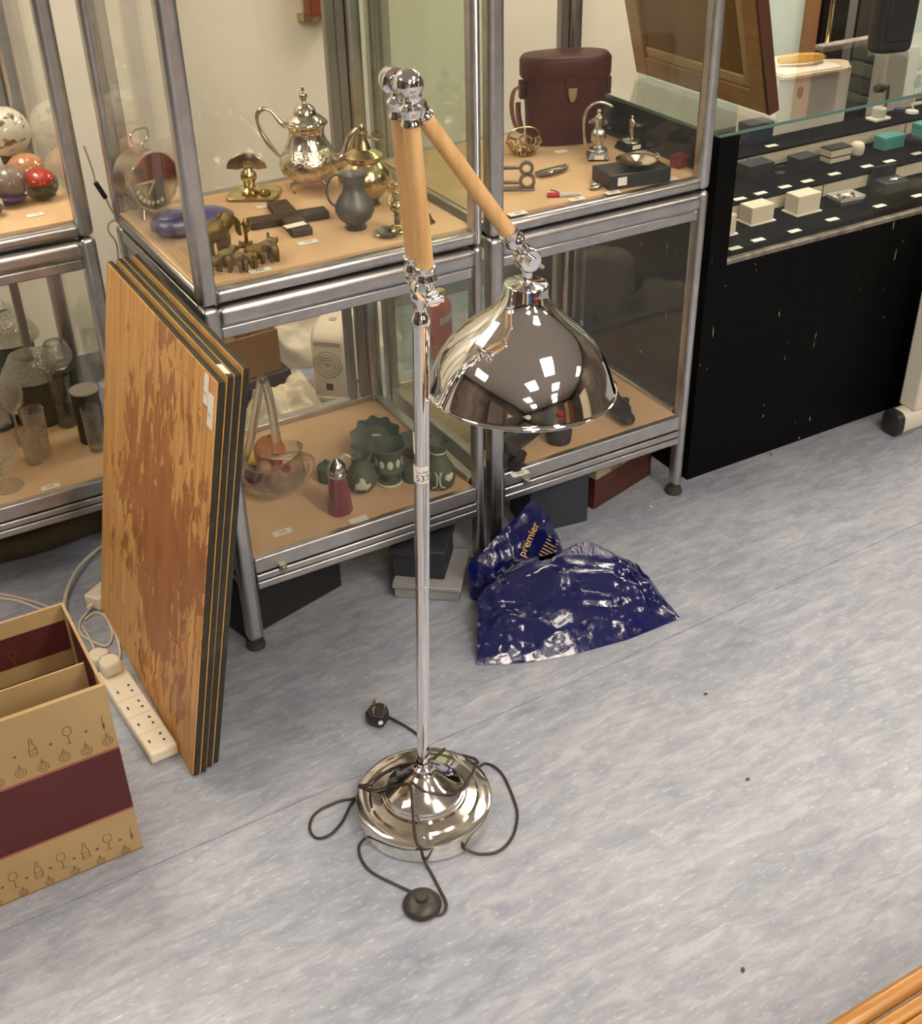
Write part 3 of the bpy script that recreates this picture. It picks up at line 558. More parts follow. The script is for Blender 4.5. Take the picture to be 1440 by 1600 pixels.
floor_cable('pair of white cables running off to the left edge, upper one', [(-10,926),(30,934),(62,943),(92,956),(112,968)], r=.003)
floor_cable('pair of white cables running off to the left edge, lower one', [(-10,934),(25,938),(58,950),(80,958),(105,975)], r=.003)
floor_cable('thin white cable looping from the adaptor past the carton corner', [(152,938),(135,958),(124,975),(128,992),(150,1005),(168,1008),(175,990),(165,965),(150,957),(132,968)], r=.0026)
floor_cable('white cable hanging in a long curve beside the picture boards', [(162,960),(174,978),(184,1000),(187,1022),(182,1036),(172,1042)], r=.0034)
floor_cable('short white cable looping down to the floor plug', [(128,978),(140,998),(150,1020),(158,1034)], r=.0026)
# ------------------------------------------------------------------ helpers for cast and crumpled shapes
def bake(o):
    dg = bpy.context.evaluated_depsgraph_get(); dg.update(); me = bpy.data.meshes.new_from_object(o.evaluated_get(dg)); o.modifiers.clear(); o.data = me; return o
def fuse(o, voxel, it=6, f=.5):
    m = o.modifiers.new('r', 'REMESH'); m.mode = 'VOXEL'; m.voxel_size = voxel; m.use_smooth_shade = True
    s = o.modifiers.new('s', 'SMOOTH'); s.iterations = it; s.factor = f; return bake(o)
def resample(pts, n):
    P = [Vector(p) for p in pts]; P.append(P[0]); d = [0]
    for a, b in zip(P, P[1:]): d.append(d[-1]+(b-a).length)
    out = []
    for k in range(n):
        t = d[-1]*k/n; i = max(j for j in range(len(d)-1) if d[j] <= t+1e-9); u = (t-d[i])/max(1e-9, d[i+1]-d[i]); out.append(P[i].lerp(P[i+1], u))
    return out
def heap(name, outline, ridge, m, parent=None, n=120, rings=26, bulge=1.6, cre=((10,.016),(26,.007),(60,.003)), seed=0, smooth=25, z0=.001):
    O = resample([(x, y, 0) for x, y in outline], n); R = [Vector(p) for p in ridge]; loops = []
    def near(p):
        best = None
        for a, b in (zip(R, R[1:]) if len(R) > 1 else [(R[0], R[0])]):
            ab = Vector((b.x-a.x, b.y-a.y, 0)); t = 0 if ab.length < 1e-6 else max(0, min(1, Vector((p.x-a.x, p.y-a.y, 0)).dot(ab)/ab.length_squared)); q = a.lerp(b, t); dd = (Vector((q.x, q.y, 0))-p).length
            if best is None or dd < best[0]: best = (dd, q)
        return best[1]
    T = [near(p) for p in O]
    for j in range(rings+1):
        s = j/rings; lp = []
        for p, q in zip(O, T):
            x, y = p.x+(q.x-p.x)*s, p.y+(q.y-p.y)*s; z = q.z*(1-(1-s)**bulge); v = Vector((x, y, z+.02)); d = 0
            for k_, (f, amp) in enumerate(cre): d += amp*(noise.voronoi(v*f+Vector((seed, seed*2, k_*7)))[0][0]-.45)
            w = min(1, s*4+.05); out = Vector((p.x-q.x, p.y-q.y, 0)); out = out.normalized() if out.length > 1e-6 else Vector((0,0,1))
            dr = (out*(1-s)+Vector((0,0,1))*(.35+s)).normalized(); v2 = Vector((x, y, z))+dr*d*w; v2.z = max(z0, v2.z) if j else z0; lp.append(v2)
        loops.append(lp)
    q = MB(); q.loft(loops, caps=True); return q.build(name, m, parent, smooth=smooth)

# ------------------------------------------------------------------ blue carrier bag
BAGM = mat('navy_plastic_film', (.0035,.006,.07), .17, coat=.5, bump=.5, bscale=95, rvar=.08, scale=30); GOLD = mat('gold_print', (.75,.48,.10), .45)
bag = thing('carrier_bag', 'crumpled glossy navy blue plastic carrier bag on the floor', 'carrier bag')
V2 = lambda x, y, z=0: tuple(PZ(x, y, z))[:2]
body = heap('bag_body', [V2(745,1040), V2(822,1036), V2(900,1022), V2(980,1000), V2(1063,967), V2(1030,925), (1.50,1.80), (1.47,1.88), (1.36,1.94), (1.22,1.97), (1.12,1.92), V2(752,960)], [(1.075,1.845,.075), (1.20,1.865,.105), (1.36,1.84,.115), (1.42,1.79,.085)], BAGM, bag, n=170, rings=34, bulge=1.25, cre=((7,.030),(17,.012),(42,.007)), seed=3)
neck = heap('bag_neck', [(1.105,1.925), (1.15,1.86), (1.26,1.87), (1.345,1.90), (1.37,1.955), (1.33,1.995), (1.24,2.0), (1.17,1.985), (1.12,1.965)], [(1.09,1.935,.075), (1.16,1.94,.105), (1.245,1.95,.145), (1.29,1.962,.200), (1.335,1.95,.135)], BAGM, bag, n=130, rings=26, bulge=1.0, cre=((9,.036),(22,.018),(50,.006)), seed=11)
nb = bvh_of(neck); toc = Vector((CAM.x-1.2, CAM.y-1.9, .9)).normalized()
def facing(p, roll):
    z = (CAM-Vector(p)).normalized(); x = RT.copy(); x = (x-z*x.dot(z)).normalized(); y = z.cross(x); return Matrix((( x.x, y.x, z.x, p[0]), (x.y, y.y, z.y, p[1]), (x.z, y.z, z.z, p[2]), (0,0,0,1))) @ Matrix.Rotation(roll, 4, 'Z')
def stick(px, py, Y, word, size, roll, bv_): text(word, size, facing(PY(px, py, Y), math.radians(roll)), GOLD, bag, bvh=bv_, off=.0025)
stick(826, 843, 1.93, 'premier', .026, 66, nb); stick(856, 855, 1.93, '|||||||', .030, 62, nb)
bb = bvh_of(body); stick(914, 851, 1.87, 'r', .014, 20, bb)
he = MB().tube([Vector(p)+Vector((0,0,.0)) for p in spline([PZ(814, 902, .085), PZ(826, 899, .092), PZ(830, 896, .090), PZ(838, 894, .096), PZ(846, 888, .098), PZ(858, 884, .105)], 4)], .0014, 6).build('handle_hem', WHITE, bag)
MB().tube(spline([PZ(788, 829, .10), PZ(797, 822, .105), PZ(806, 814, .11)], 4), .003, 6, flat=.4).build('handle_hem', WHITE, bag)

# ------------------------------------------------------------------ boxes kept under the cabinets
def carton(label, cat, loc, rz, size, m, name='storage_box', lid=None, extra=None):
    t = thing(name, label, cat, loc, rz); sx, sy, sz = size
    MB().box((0, 0, 0), (sx, sy, sz-(lid or 0))).build('box_body', m, t, bev=.003)
    if lid: MB().box((-.004, -.004, sz-lid), (sx+.004, sy+.004, sz)).build('box_lid', m, t, bev=.003)
    return t
p = PZ(412, 985); q = PZ(535, 915); rz = math.atan2(q.y-p.y, q.x-p.x); bo_ = q-p
carton('long black storage box under the left display cabinet', 'box', (p.x-.045, p.y-.012, .0005), rz, (bo_.length+.045, .22, .148), mat('black_card', (.012,.012,.012), .6), lid=.03)
p = PZ(616, 934); q = PZ(718, 941)
rz = math.atan2(q.y-p.y, q.x-p.x)
gb = carton('flat grey carton on the floor below the cabinet, a dark box on it', 'box', (p.x, p.y, .0005), rz, ((q-p).length, .155, .040), mat('grey_card', (.25,.25,.255), .6, col2=(.31,.31,.31), scale=20), lid=.012)
carton('small dark navy box sitting on the flat grey carton', 'box', (p.x+.012, p.y+.028, .041), rz-.03, ((q-p).length*.80, .12, .078), mat('navy_card', (.022,.025,.032), .6), lid=.02)
p = PZ(832, 828, 0)
carton('dark slate blue box behind the carrier bag, under the right cabinet', 'box', (1.36, 2.075, .0005), math.radians(-8), (.16, .12, .150), mat('slate_box', (.028,.035,.05), .55), lid=.0)
wb = thing('mahogany_chest', 'shallow mahogany chest with pale rim and brass pull under right cabinet', 'chest', (1.562, 2.086, .0005), math.radians(15))
MB().box((0,0,0), (.235,.16,.092)).build('chest_body', mat('mahogany', (.085,.022,.010), .4, col2=(.05,.012,.006), scale=12, stretch=(1,4,4)), wb, bev=.002); MB().box((-.004,-.006,.092), (.239,.165,.122)).build('chest_rim', mat('pale_rim', (.38,.31,.2), .6), wb, bev=.003)
MB().tube([(.05,-.006,.104),(.05,-.013,.104),(.085,-.013,.104),(.085,-.006,.104)], .002, 8).build('pull', BRASS, wb)
dk = thing('dark_rug_roll', 'dark brown rolled mat under the far left cabinet', 'mat', (-.12, 2.66, .055), 0)
MB().tube(spline([(0,0,0),(.2,.02,.004),(.4,-.01,0),(.62,.02,.0)], 6), .055, 16, flat=.9).build('roll', mat('dark_brown_rug', (.035,.024,.014), .9, col2=(.06,.045,.02), scale=14), dk); MB().tube([(.3,.008,0),(.325,.006,0)], .058, 16).build('tie', BLACK, dk)

# ------------------------------------------------------------------ paper price tags
_tagn = 0
def ptag(where, px, py, z, num=None, rz=0, w=.042, d=.019, tilt=0, nm='price_tag'):
    p = PZ(px, py, z); t = thing(nm, 'small white price tag '+where, 'price tag', (p.x, p.y, z+.0004), rz, 'paper price tags')
    MB().box((-w/2, -d/2, 0), (w/2, d/2, .0007)).build('card', WHITE, t, smooth=0)
    if num: text(num, .0125, Matrix.Translation((0, 0, .0011)), INK, t, name='number')
    return t
ptag('at the front edge below the brass elephants', 406, 423, SHELF_U, '744', -.03); ptag('just in front of the wooden cross', 481, 379, SHELF_U, '179', .03); ptag('behind the wooden cross near the hat figure', 415, 322, SHELF_U, '174', .03)
ptag('alone at the front left of the green jasperware cabinet', 441, 832, SHELF_L, '103', .0); ptag('beside the cabinet edge left of the lamp pole', 560, 812, SHELF_L, None, .0)
ptag('at the front edge of the crystal cabinet', 79, 761, SHELF_L, '276', .0); ptag('under the red and green paperweight', 55, 336, SHELF_U, '170', .0, .034)

# ------------------------------------------------------------------ upper left case: clock, spectacle case, brass and pewter
Z = SHELF_U
p = PZ(243, 335, Z); s = MPP(p); R_ = 45*s
ck = thing('mantel_clock', 'round silver alarm clock with ring handle and red and green dial', 'clock', p, math.radians(-70)+math.pi/2)
zc = R_+.014; ax = Matrix.Translation((0, 0, zc)) @ Matrix.Rotation(math.pi/2, 4, 'X')
CASE = mat('brushed_nickel', (.42,.39,.34), .32, 1)
MB(ax).lathe([(0,-.052),(R_*.9,-.050),(R_,-.044),(R_,.010),(R_*1.03,.012),(R_*1.03,.016),(R_*.95,.018),(R_*.93,.012),(0,.012)], 48).build('case', CASE, ck)
MB(ax).lathe([(R_*.95,.0165),(R_*1.03,.0165),(R_*1.02,.020),(R_*.96,.020),(R_*.95,.0165)], 48).build('bezel', CHROME, ck)
def half(a0, a1, r, y, m, nm):
    q = MB(); n = 20; vs = [(0, -y, zc)]+[(r*math.cos(a0+(a1-a0)*i/n), -y, zc+r*math.sin(a0+(a1-a0)*i/n)) for i in range(n+1)]; q.add(vs, [(0, i+1, i+2) for i in range(n)]); return q.build(nm, m, ck, smooth=0)
half(.0, math.pi, R_*.93, .0125, mat('dial_red', (.22,.018,.014), .3, col2=(.09,.01,.008), scale=40), 'dial_upper'); half(math.pi, math.pi*1.55, R_*.93, .0125, mat('dial_green', (.010,.03,.012), .3), 'dial_lower'); half(math.pi*1.55, math.pi*2, R_*.93, .0125, mat('dial_olive', (.09,.06,.02), .3, col2=(.03,.02,.01), scale=30), 'dial_side')
CREAM = mat('cream_paint', (.7,.62,.42), .5)
for nm, a, l in (('minute_hand', math.radians(176), R_*.72), ('hour_hand', math.radians(232), R_*.52)):
    q = MB(); q.M = Matrix.Translation((0, -.0145, zc)) @ Matrix.Rotation(-a, 4, 'Y'); q.add([(0,0,-.003),(l,0,-.001),(l,0,.001),(0,0,.003),(0,-.001,-.003),(l,-.001,-.001),(l,-.001,.001),(0,-.001,.003)], [(0,1,2,3),(4,5,6,7),(0,1,5,4),(2,3,7,6),(1,2,6,5),(0,3,7,4)]); q.build(nm, CREAM, ck, smooth=0)
for i in range(7): a = math.pi*1.1+i*.26; MB().sph((R_*.75*math.cos(a), -.013, zc+R_*.75*math.sin(a)), (.0045,.0006,.0045), 8, 6).build('hour_mark', CREAM, ck)
hh = zc+R_; MB().tube(spline([(-.004,.012,hh-.003),(-.006,.012,hh+.010),(-.019,.012,hh+.016),(-.021,.012,hh+.030),(-.010,.012,hh+.040),(.014,.012,hh+.040),(.022,.012,hh+.031),(.018,.012,hh+.017),(.005,.012,hh+.010),(.004,.012,hh-.003)], 5), .0022, 8).build('ring_handle', CHROME, ck)
for sx in (-1, 1): MB().tube([(sx*R_*.5, -.006, zc-R_*.84), (sx*R_*.62, -.012, .0015)], [.004,.003], 10).build('foot', CHROME, ck)

a = PZ(238, 372, Z); b = PZ(368, 356, Z); d = b-a; L_ = d.length
sp = thing('spectacle_case', 'purple hard spectacle case lying behind the brass elephants', 'spectacle case', a, math.atan2(d.y, d.x))
PUR = mat('purple_lacquer', (.085,.075,.22), .3, coat=.3)
def shell(z0, z1, flip):
    q = MB(); loops = []
    for i in range(17):
        t = i/16; x = L_*t; w = .034*(1-abs(2*t-1)**3.2)**.5+.004; h = (z1-z0)*(.35+.65*(1-abs(2*t-1)**4))
        loops.append([(x, w*math.cos(k*math.pi/10), (z0+h*math.sin(k*math.pi/10)) if not flip else (z1-h*math.sin(k*math.pi/10))) for k in range(11)])
    q.loft(loops); return q
shell(.023, .052, False).build('lid', PUR, sp); shell(.0005, .0225, True).build('lower_shell', PUR, sp)

# brass elephants and figures: one elephant, then copies at several sizes
def elephant_mesh(trunk_up):
    q = MB(); q.sph((0,0,.62), (.46,.27,.30), 16, 10); q.sph((.47,0,.80), (.21,.19,.22), 14, 10); q.sph((-.30,0,.60), (.24,.25,.28), 12, 8)
    for x in (-.28, .27):
        for y in (-.14, .14): q.tube([(x,y,.5),(x,y,.25),(x+.02,y,.0)], [.13,.11,.12], 10)
    tr = [(.62,0,.78),(.78,0,.62),(.80,0,.40),(.88,0,.26)] if not trunk_up else [(.62,0,.80),(.80,0,.78),(.90,0,.96),(.84,0,1.12)]
    q.tube(spline(tr, 4), [.11-.004*i for i in range(13)], 10)
    for y in (-1, 1): q.sph((.40, .20*y, .80), (.13,.05,.20), 10, 8); q.tube([(.58,.09*y,.70),(.74,.12*y,.62)], [.04,.02], 8)
    q.tube([(-.48,0,.7),(-.58,0,.5),(-.56,0,.36)], [.04,.03,.03], 8); return q
els = []
for up_ in (0, 1):
    o = elephant_mesh(up_).build('brass_elephant', BRASS_OLD, None); fuse(o, .045, 3); els.append(o)
spots = [(338,398,50,0,20,'largest brass elephant, standing behind the small ones'), (336,426,24,0,200,'small brass elephant closest to the case post, front row'), (356,414,24,1,10,'small brass elephant with raised trunk, second in the front row'), (369,424,25,0,-30,'small brass elephant at the very front of the herd'), (390,421,26,1,190,'small brass elephant with raised trunk just behind the 744 tag'), (402,411,28,0,-20,'medium brass elephant behind the 744 tag'), (428,406,26,1,80,'brass elephant standing apart at the right end of the herd'), (412,402,22,1,-10,'small brass elephant beside the one standing apart')]
for i, (x, y, hpx, up_, rz_, lb) in enumerate(spots):
    o = els[up_] if (up_ == 0 and i == 0) or (up_ == 1 and i == 2) else els[up_].copy()
    if o.name not in COL.objects: COL.objects.link(o)
    b_ = PZ(x, y, Z); k_ = 1.25*hpx*MPP(b_)/1.02; o.location = b_; o.scale = (k_, k_, k_); o.rotation_euler = (0, 0, math.radians(rz_)); tag(o, lb, 'figurine', 'brass elephant herd')
def figure(q, h, arms, lean=0, head=1):                 # a standing cast figure of height h
    q.tube([(0,-.05*h,0),(.0,-.045*h,.25*h),(0,-.03*h,.5*h)], [.035*h,.04*h,.055*h], 10); q.tube([(.03*h,.05*h,0),(.02*h,.045*h,.25*h),(0,.03*h,.5*h)], [.035*h,.04*h,.055*h], 10)
    q.tube([(0,0,.46*h),(lean*.4*h,0,.62*h),(lean*h,0,.78*h),(lean*h,0,.84*h)], [.075*h,.075*h,.085*h,.035*h], 12); q.sph((lean*h*1.2,0,.91*h), (.055*h,.05*h,.07*h), 12, 8)
    for a_ in arms: q.tube(spline([tuple(c*h for c in pt) for pt in a_], 3), .028*h, 8)
b_ = PZ(386, 384, Z); h_ = HT(b_, 334)
q = MB(); q.box((-.2*h_,-.16*h_,0),(.2*h_,.16*h_,.1*h_)); q.M = Matrix.Translation((0,0,.08*h_)); figure(q, h_*.85, [[(0,-.09,.74),(.1,-.2,.7),(.12,-.26,.95)], [(0,.09,.74),(.12,.16,.6),(.2,.12,.75)]], .04); q.tube([(-.05*h_,.1*h_,.35*h_),(-.2*h_,.16*h_,.6*h_),(-.12*h_,.2*h_,.8*h_)], [.05*h_,.03*h_,.01*h_], 8)
o = q.build('brass_figurine', BRASS_OLD); fuse(o, .02*h_*2, 2); o.location = b_; o.rotation_euler = (0,0,-2.0); tag(o, 'brass dancing figure on a square plinth beside the wooden cross', 'figurine')
# wooden cross lying flat
DKW = mat('dark_cross_wood', (.035,.020,.012), .6, col2=(.06,.036,.02), scale=16, stretch=(1,5,5), bump=.2, bscale=80)
c0, c1, e0, e1 = PZ(386,353,Z), PZ(508,334,Z), PZ(428,325,Z), PZ(478,369,Z); d = c1-c0; cm = (e0+e1)/2; e = e1-e0
cr = thing('wooden_cross', 'dark carved wooden cross lying flat on the shelf', 'cross', (cm.x, cm.y, Z+.0005), math.atan2(d.y, d.x))
loc0 = Matrix.Rotation(-math.atan2(d.y, d.x), 4, 'Z') @ (c0-cm)
MB().box((loc0.x, -.019, 0), (loc0.x+d.length, .019, .016)).build('upright_beam', DKW, cr, bev=.003); MB().box((-.022, .019, 0), (.022, .5*e.length, .016)).build('cross_arm', DKW, cr, bev=.003); MB().box((-.022, -.5*e.length, 0), (.022, -.019, .016)).build('cross_arm', DKW, cr, bev=.003)
ct_ = ptag('lying on top of the wooden cross', 461, 352, Z+.017, None, .05, .045, .02)
# brass hat figure on a tray
b_ = PZ(397, 305, Z); s = MPP(b_)
nf = thing('brass_inkstand', 'polished brass inkstand with a cocked-hat figure on a tray', 'ornament', b_, math.atan2(RT.y, RT.x))
PB = mat('polished_brass', (.60,.50,.27), .2, 1, col2=(.42,.34,.17), scale=40)
MB().prism([(x*s*40, y*s*36) for x, y in ((-1,-.7),(-.85,-.9),(.8,-.9),(1,-.6),(1,.7),(.8,.9),(-.85,.9),(-1,.7))], .002, .007).build('tray', PB, nf, bev=.002); 
for x, y in ((-.8,-.7),(.8,-.7),(.8,.7),(-.8,.7)): MB().sph((x*s*38, y*s*34, .003), (.005,.005,.003), 10, 6).build('foot', PB, nf)
MB(Matrix.Translation((-.008,.004,.006))).lathe([(0,0),(.020,0),(.021,.006),(.013,.012),(.013,.024),(.018,.032),(.017,.042),(.010,.050),(.009,.054),(.012,.060),(.010,.070),(0,.073)], 24).build('bust', PB, nf)
q = MB(Matrix.Translation((-.010,.003,.062)) @ Matrix.Rotation(math.pi/2, 4, 'X')); q.prism([(31*s*math.cos(a_), 24*s*math.sin(a_)-.004) for a_ in [i*math.pi/16 for i in range(17)]]+[(-.5*31*s,-.006),(0,-.001),(.5*31*s,-.006)], -.004, .004); q.build('cocked_hat', PB, nf, bev=.0015)
MB(Matrix.Translation((.026,-.008,.0065))).lathe([(0,0),(.011,0),(.012,.004),(.009,.008),(.004,.010),(0,.011)], 18).build('ink_well', PB, nf)
# silver-plated teapot
def handle(q, pts, r): q.tube(spline(pts, 6), r, 10)
b_ = PZ(486, 294, Z); H_ = HT(b_, 131)
tp = thing('silver_teapot', 'large ornate silver-plated teapot with domed lid and scroll handle', 'teapot', b_, math.atan2(RT.y, RT.x))
CHASED = mat('chased_silver', (.80,.71,.58), .16, 1, col2=(.48,.38,.28), scale=60, contrast=(.45,.65), bump=.9, bscale=160)
P_ = lambda pr: [(r*H_, z*H_) for r, z in pr]
MB().lathe(P_([(0,.085),(.10,.085),(.19,.105),(.25,.15),(.282,.21),(.29,.27),(.275,.33),(.245,.38),(.222,.42)]), 48).build('belly', CHASED, tp)
MB().lathe(P_([(.222,.42),(.19,.47),(.170,.53),(.168,.57),(.18,.60),(.205,.625),(.212,.64),(.20,.645)]), 48, flute=.012, fn=14).build('neck', SILVER, tp)
MB().lathe(P_([(.20,.64),(.195,.66),(.15,.70),(.115,.72),(.11,.745),(.092,.785),(.055,.815),(.024,.825),(.018,.84),(.032,.86),(.040,.885),(.034,.91),(.014,.93),(.016,.95),(.008,.975),(0,1.0)]), 40, flute=.01, fn=10).build('lid', SILVER, tp)
q = MB(); handle(q, [(-.19*H_,0,.60*H_),(-.25*H_,0,.66*H_),(-.33*H_,0,.76*H_),(-.41*H_,0,.77*H_),(-.46*H_,0,.70*H_),(-.44*H_,0,.58*H_),(-.37*H_,0,.44*H_),(-.28*H_,0,.32*H_)], [.020*H_+.006*H_*math.sin(i*.4) for i in range(43)]); q.build('handle', SILVER, tp)
q = MB(); q.tube(spline([(.24*H_,0,.25*H_),(.36*H_,0,.32*H_),(.42*H_,0,.48*H_),(.50*H_,0,.58*H_)], 6), [.07*H_-.0026*H_*i for i in range(19)], 12); q.build('spout', SILVER, tp)
for k_ in range(4): a_ = math.pi/4+k_*math.pi/2; MB().tube(spline([(.2*H_*math.cos(a_),.2*H_*math.sin(a_),.12*H_),(.24*H_*math.cos(a_),.24*H_*math.sin(a_),.06*H_),(.22*H_*math.cos(a_),.22*H_*math.sin(a_),.002*H_)], 4), [.03*H_,.028*H_,.024*H_,.02*H_,.018*H_,.016*H_,.017*H_,.02*H_,.024*H_], 8).build('leg', SILVER, tp)
# small brass coffee pot behind the jug
b_ = PZ(572, 318, Z); H_ = HT(b_, 192)
cpot = thing('brass_coffee_pot', 'brass coffee pot with long spout behind the pewter jug', 'coffee pot', b_, math.atan2(RT.y, RT.x))
MB().lathe(P_([(0,0),(.20,0),(.21,.03),(.16,.06),(.22,.12),(.31,.22),(.335,.32),(.31,.42),(.25,.50),(.21,.54),(.235,.57),(.235,.60)]), 36).build('body', BRASS, cpot); MB().lathe(P_([(.235,.60),(.24,.615),(.17,.66),(.10,.69),(.085,.74),(.06,.80),(.055,.86),(.075,.875),(.075,.89),(.03,.90),(.035,.94),(.02,.98),(0,1.0)]), 32).build('lid', BRASS, cpot)
MB().tube(spline([(.28*H_,0,.2*H_),(.45*H_,0,.22*H_),(.55*H_,0,.36*H_),(.60*H_,0,.55*H_),(.68*H_,0,.62*H_)], 5), [.07*H_-.0022*H_*i for i in range(21)], 10).build('spout', BRASS, cpot); MB().tube([(.02*H_,0,.85*H_),(.20*H_,-.02*H_,.80*H_)], [.02*H_,.012*H_], 8).build('lid_arm', BRASS, cpot)
MB().tube([(.12*H_,0,.88*H_),(.26*H_,-.03*H_,.84*H_)], [.012*H_,.02*H_], 8).build('lid_wing', BRASS, cpot)
# pewter jug
b_ = PZ(556, 356, Z); H_ = HT(b_, 268)
pj = thing('pewter_jug', 'dull dark pewter cream jug with loop handle', 'jug', b_, math.atan2(RT.y, RT.x))
q = MB(); loops = []
for r, z in P_([(.001,.012),(.19,0),(.20,.03),(.15,.06),(.18,.10),(.29,.20),(.345,.32),(.34,.42),(.28,.54),(.20,.66),(.175,.74),(.19,.85),(.215,.96),(.205,.955),(.17,.84),(.16,.74)]):
    lp = []
    for k_ in range(36):
        a_ = 2*math.pi*k_/36; f_ = max(0, math.cos(a_))**6*max(0, z/H_-.74)*.55; lp.append((r*math.cos(a_)*(1+f_*2.0), r*math.sin(a_)*(1-f_*.3), z+f_*.18*H_+.03*H_*max(0, z/H_-.8)*(-math.cos(a_))*2))
    loops.append(lp)
q.loft(loops, caps=True); q.build('body', PEWTER, pj, smooth=60); q = MB(); handle(q, [(-.17*H_,0,.9*H_),(-.30*H_,0,.95*H_),(-.43*H_,0,.82*H_),(-.46*H_,0,.6*H_),(-.40*H_,0,.45*H_),(-.30*H_,0,.38*H_)], .022*H_); q.build('handle', PEWTER, pj)
# brass figure half hidden by the lamp rods
b_ = PZ(622, 361, Z); h_ = HT(b_, 282)
q = MB(); q.lathe([(0,0),(.22*h_,0),(.22*h_,.05*h_),(.15*h_,.1*h_),(0,.12*h_)], 20); q.M = Matrix.Translation((0,0,.08*h_)); figure(q, h_*.9, [[(0,-.09,.74),(.12,-.16,.6),(.16,-.1,.5)], [(0,.09,.74),(.1,.2,.85),(.12,.14,1.0)]]); q.sph((0,0,.4*h_), (.13*h_,.14*h_,.14*h_), 12, 8)
o = q.build('brass_statuette', PB); fuse(o, .02*h_, 2); o.location = b_; o.rotation_euler = (0,0,-2.2); tag(o, 'gleaming brass statuette on a round foot behind the lamp rods', 'figurine')
b_ = PZ(665, 347, Z); bs = thing('brass_bell', 'small brass hand bell just right of the lamp rods', 'bell', b_)
MB().lathe([(0,.022),(.006,.021),(.010,.016),(.014,.006),(.020,0),(.018,0),(.012,.006),(0,.015)], 24).build('bell_cup', BRASS, bs); MB().lathe([(0,.022),(.004,.022),(.0035,.035),(.005,.04),(.003,.046),(0,.047)], 14).build('handle', BRASS, bs)
b_ = PZ(606, 368, Z); sd = thing('pewter_dish', 'small tarnished pewter pin dish in front of the jug', 'dish', b_)
MB().lathe([(0,.003),(.016,.003),(.022,.008),(.026,.010),(.024,.006),(.017,.0),(0,.0)], 28).build('dish', PEWTER, sd); MB().sph((-.024,-.006,.007), (.005,.004,.003), 10, 6).build('lug', STATSILVER, sd)
# ------------------------------------------------------------------ lower left cabinet
Z = SHELF_L
VIEW = math.atan2(RT.y, RT.x)
CLEAR = crystal_mat('clear_glassware', (1,.99,.97), .22); CUT = crystal_mat('cut_crystal', (1,.985,.95), .4, bump=.7, bscale=100, ior=1.45, frost=.03)
b_ = PZ(428, 762, Z); s = MPP(b_)
gb_ = thing('glass_basket', 'clear studio glass basket with tall pulled handle holding wax fruit', 'glass basket', b_, VIEW)
q = MB(); R_ = 52*s
prof = [(0,.004),(.25,.002),(.5,.006),(.80,.10),(.98,.30),(1.0,.5),(.93,.72),(.86,.92),(.90,1.02),(.84,1.0),(.80,.9),(.87,.7),(.93,.5),(.90,.32),(.72,.17),(.4,.12),(0,.11)]
loops = []
for r, z in prof:
    lp = []
    for k_ in range(48):
        a_ = 2*math.pi*k_/48; w_ = max(0, z-.6)*(.30*math.cos(a_)+.16*math.cos(2*a_+.6)); rr = max(.0005, r*R_*(1+.25*max(0, z-.6)*math.cos(a_-.2))); lp.append((rr*math.cos(a_), rr*math.sin(a_), (z+w_)*R_*1.15))
    loops.append(lp)
q.loft(loops); q.build('bowl', CLEAR, gb_, smooth=60)
top = HT(b_, 592)
for off in (-.12, .14):
    q = MB(); q.tube(spline([(-R_*.78, off*R_, R_*.95), (-R_*.50, off*R_*.8, R_*1.7), (-R_*.12, off*R_*.4, top*.86), (R_*.04, 0, top), (R_*.18, off*R_*.4, top*.84), (R_*.24, off*R_, R_*1.7), (R_*.18, off*R_*2.4, R_*1.1)], 6), [.009]*37, 12); q.build('handle', CLEAR, gb_)
q = MB(); q.tube(spline([(-R_*.15, -R_*.5, R_*1.45), (R_*.3, -R_*.5, R_*1.38), (R_*.8, -R_*.3, R_*1.3), (R_*1.15, 0, R_*1.0), (R_*1.15, R_*.1, R_*.6), (R_*.95, 0, R_*.2)], 6), [.005+.004*math.sin(math.pi*i/30) for i in range(31)], 12); q.build('curled_lip', CLEAR, gb_)
def fruit(name, label, x, y, r_px, dy, col, col2, cat='fruit', stem=True, ov=1.0):
    d_ = (b_-CAM).length; pt = CAM+ray(x, y).normalized()*(d_+dy); r = r_px*MPP(pt)
    t = thing(name, label, cat, pt, 0, 'wax fruit in the glass basket')
    MB().sph((0,0,0), (r, r*ov, r), 24, 16).build('flesh', mat(name+'_skin', col, .38, col2=col2, scale=30, bump=.1, bscale=200), t)
    if stem: MB().tube([(0,0,r*.93),(r*.1,0,r*1.12)], [r*.07,r*.04], 6).build('stalk', mat('stalk_green', (.06,.08,.02), .6), t)
fruit('orange', 'wax orange on top of the fruit in the glass basket', 421, 704, 25, -.010, (.55,.20,.02), (.48,.15,.015)); fruit('lemon', 'yellow wax lemon at the left side of the glass basket', 392, 712, 17, .005, (.62,.42,.06), (.55,.33,.04))
fruit('plum', 'dark purple wax plum low in the glass basket', 396, 742, 15, -.02, (.05,.008,.02), (.09,.015,.03)); fruit('lychee', 'dusky pink wax lychee in the middle of the glass basket', 413, 731, 13, -.040, (.34,.17,.10), (.42,.25,.14)); fruit('lychee', 'dusky pink wax lychee at the bottom of the basket', 427, 747, 12.5, -.03, (.34,.17,.10), (.42,.25,.14))
fruit('kumquat', 'tiny orange wax kumquat beside the wax orange', 433, 720, 8.5, -.042, (.60,.24,.05), (.45,.10,.02)); fruit('cherry', 'small red wax cherry at the right of the basket', 447, 731, 7.5, -.02, (.45,.06,.015), (.30,.03,.01))
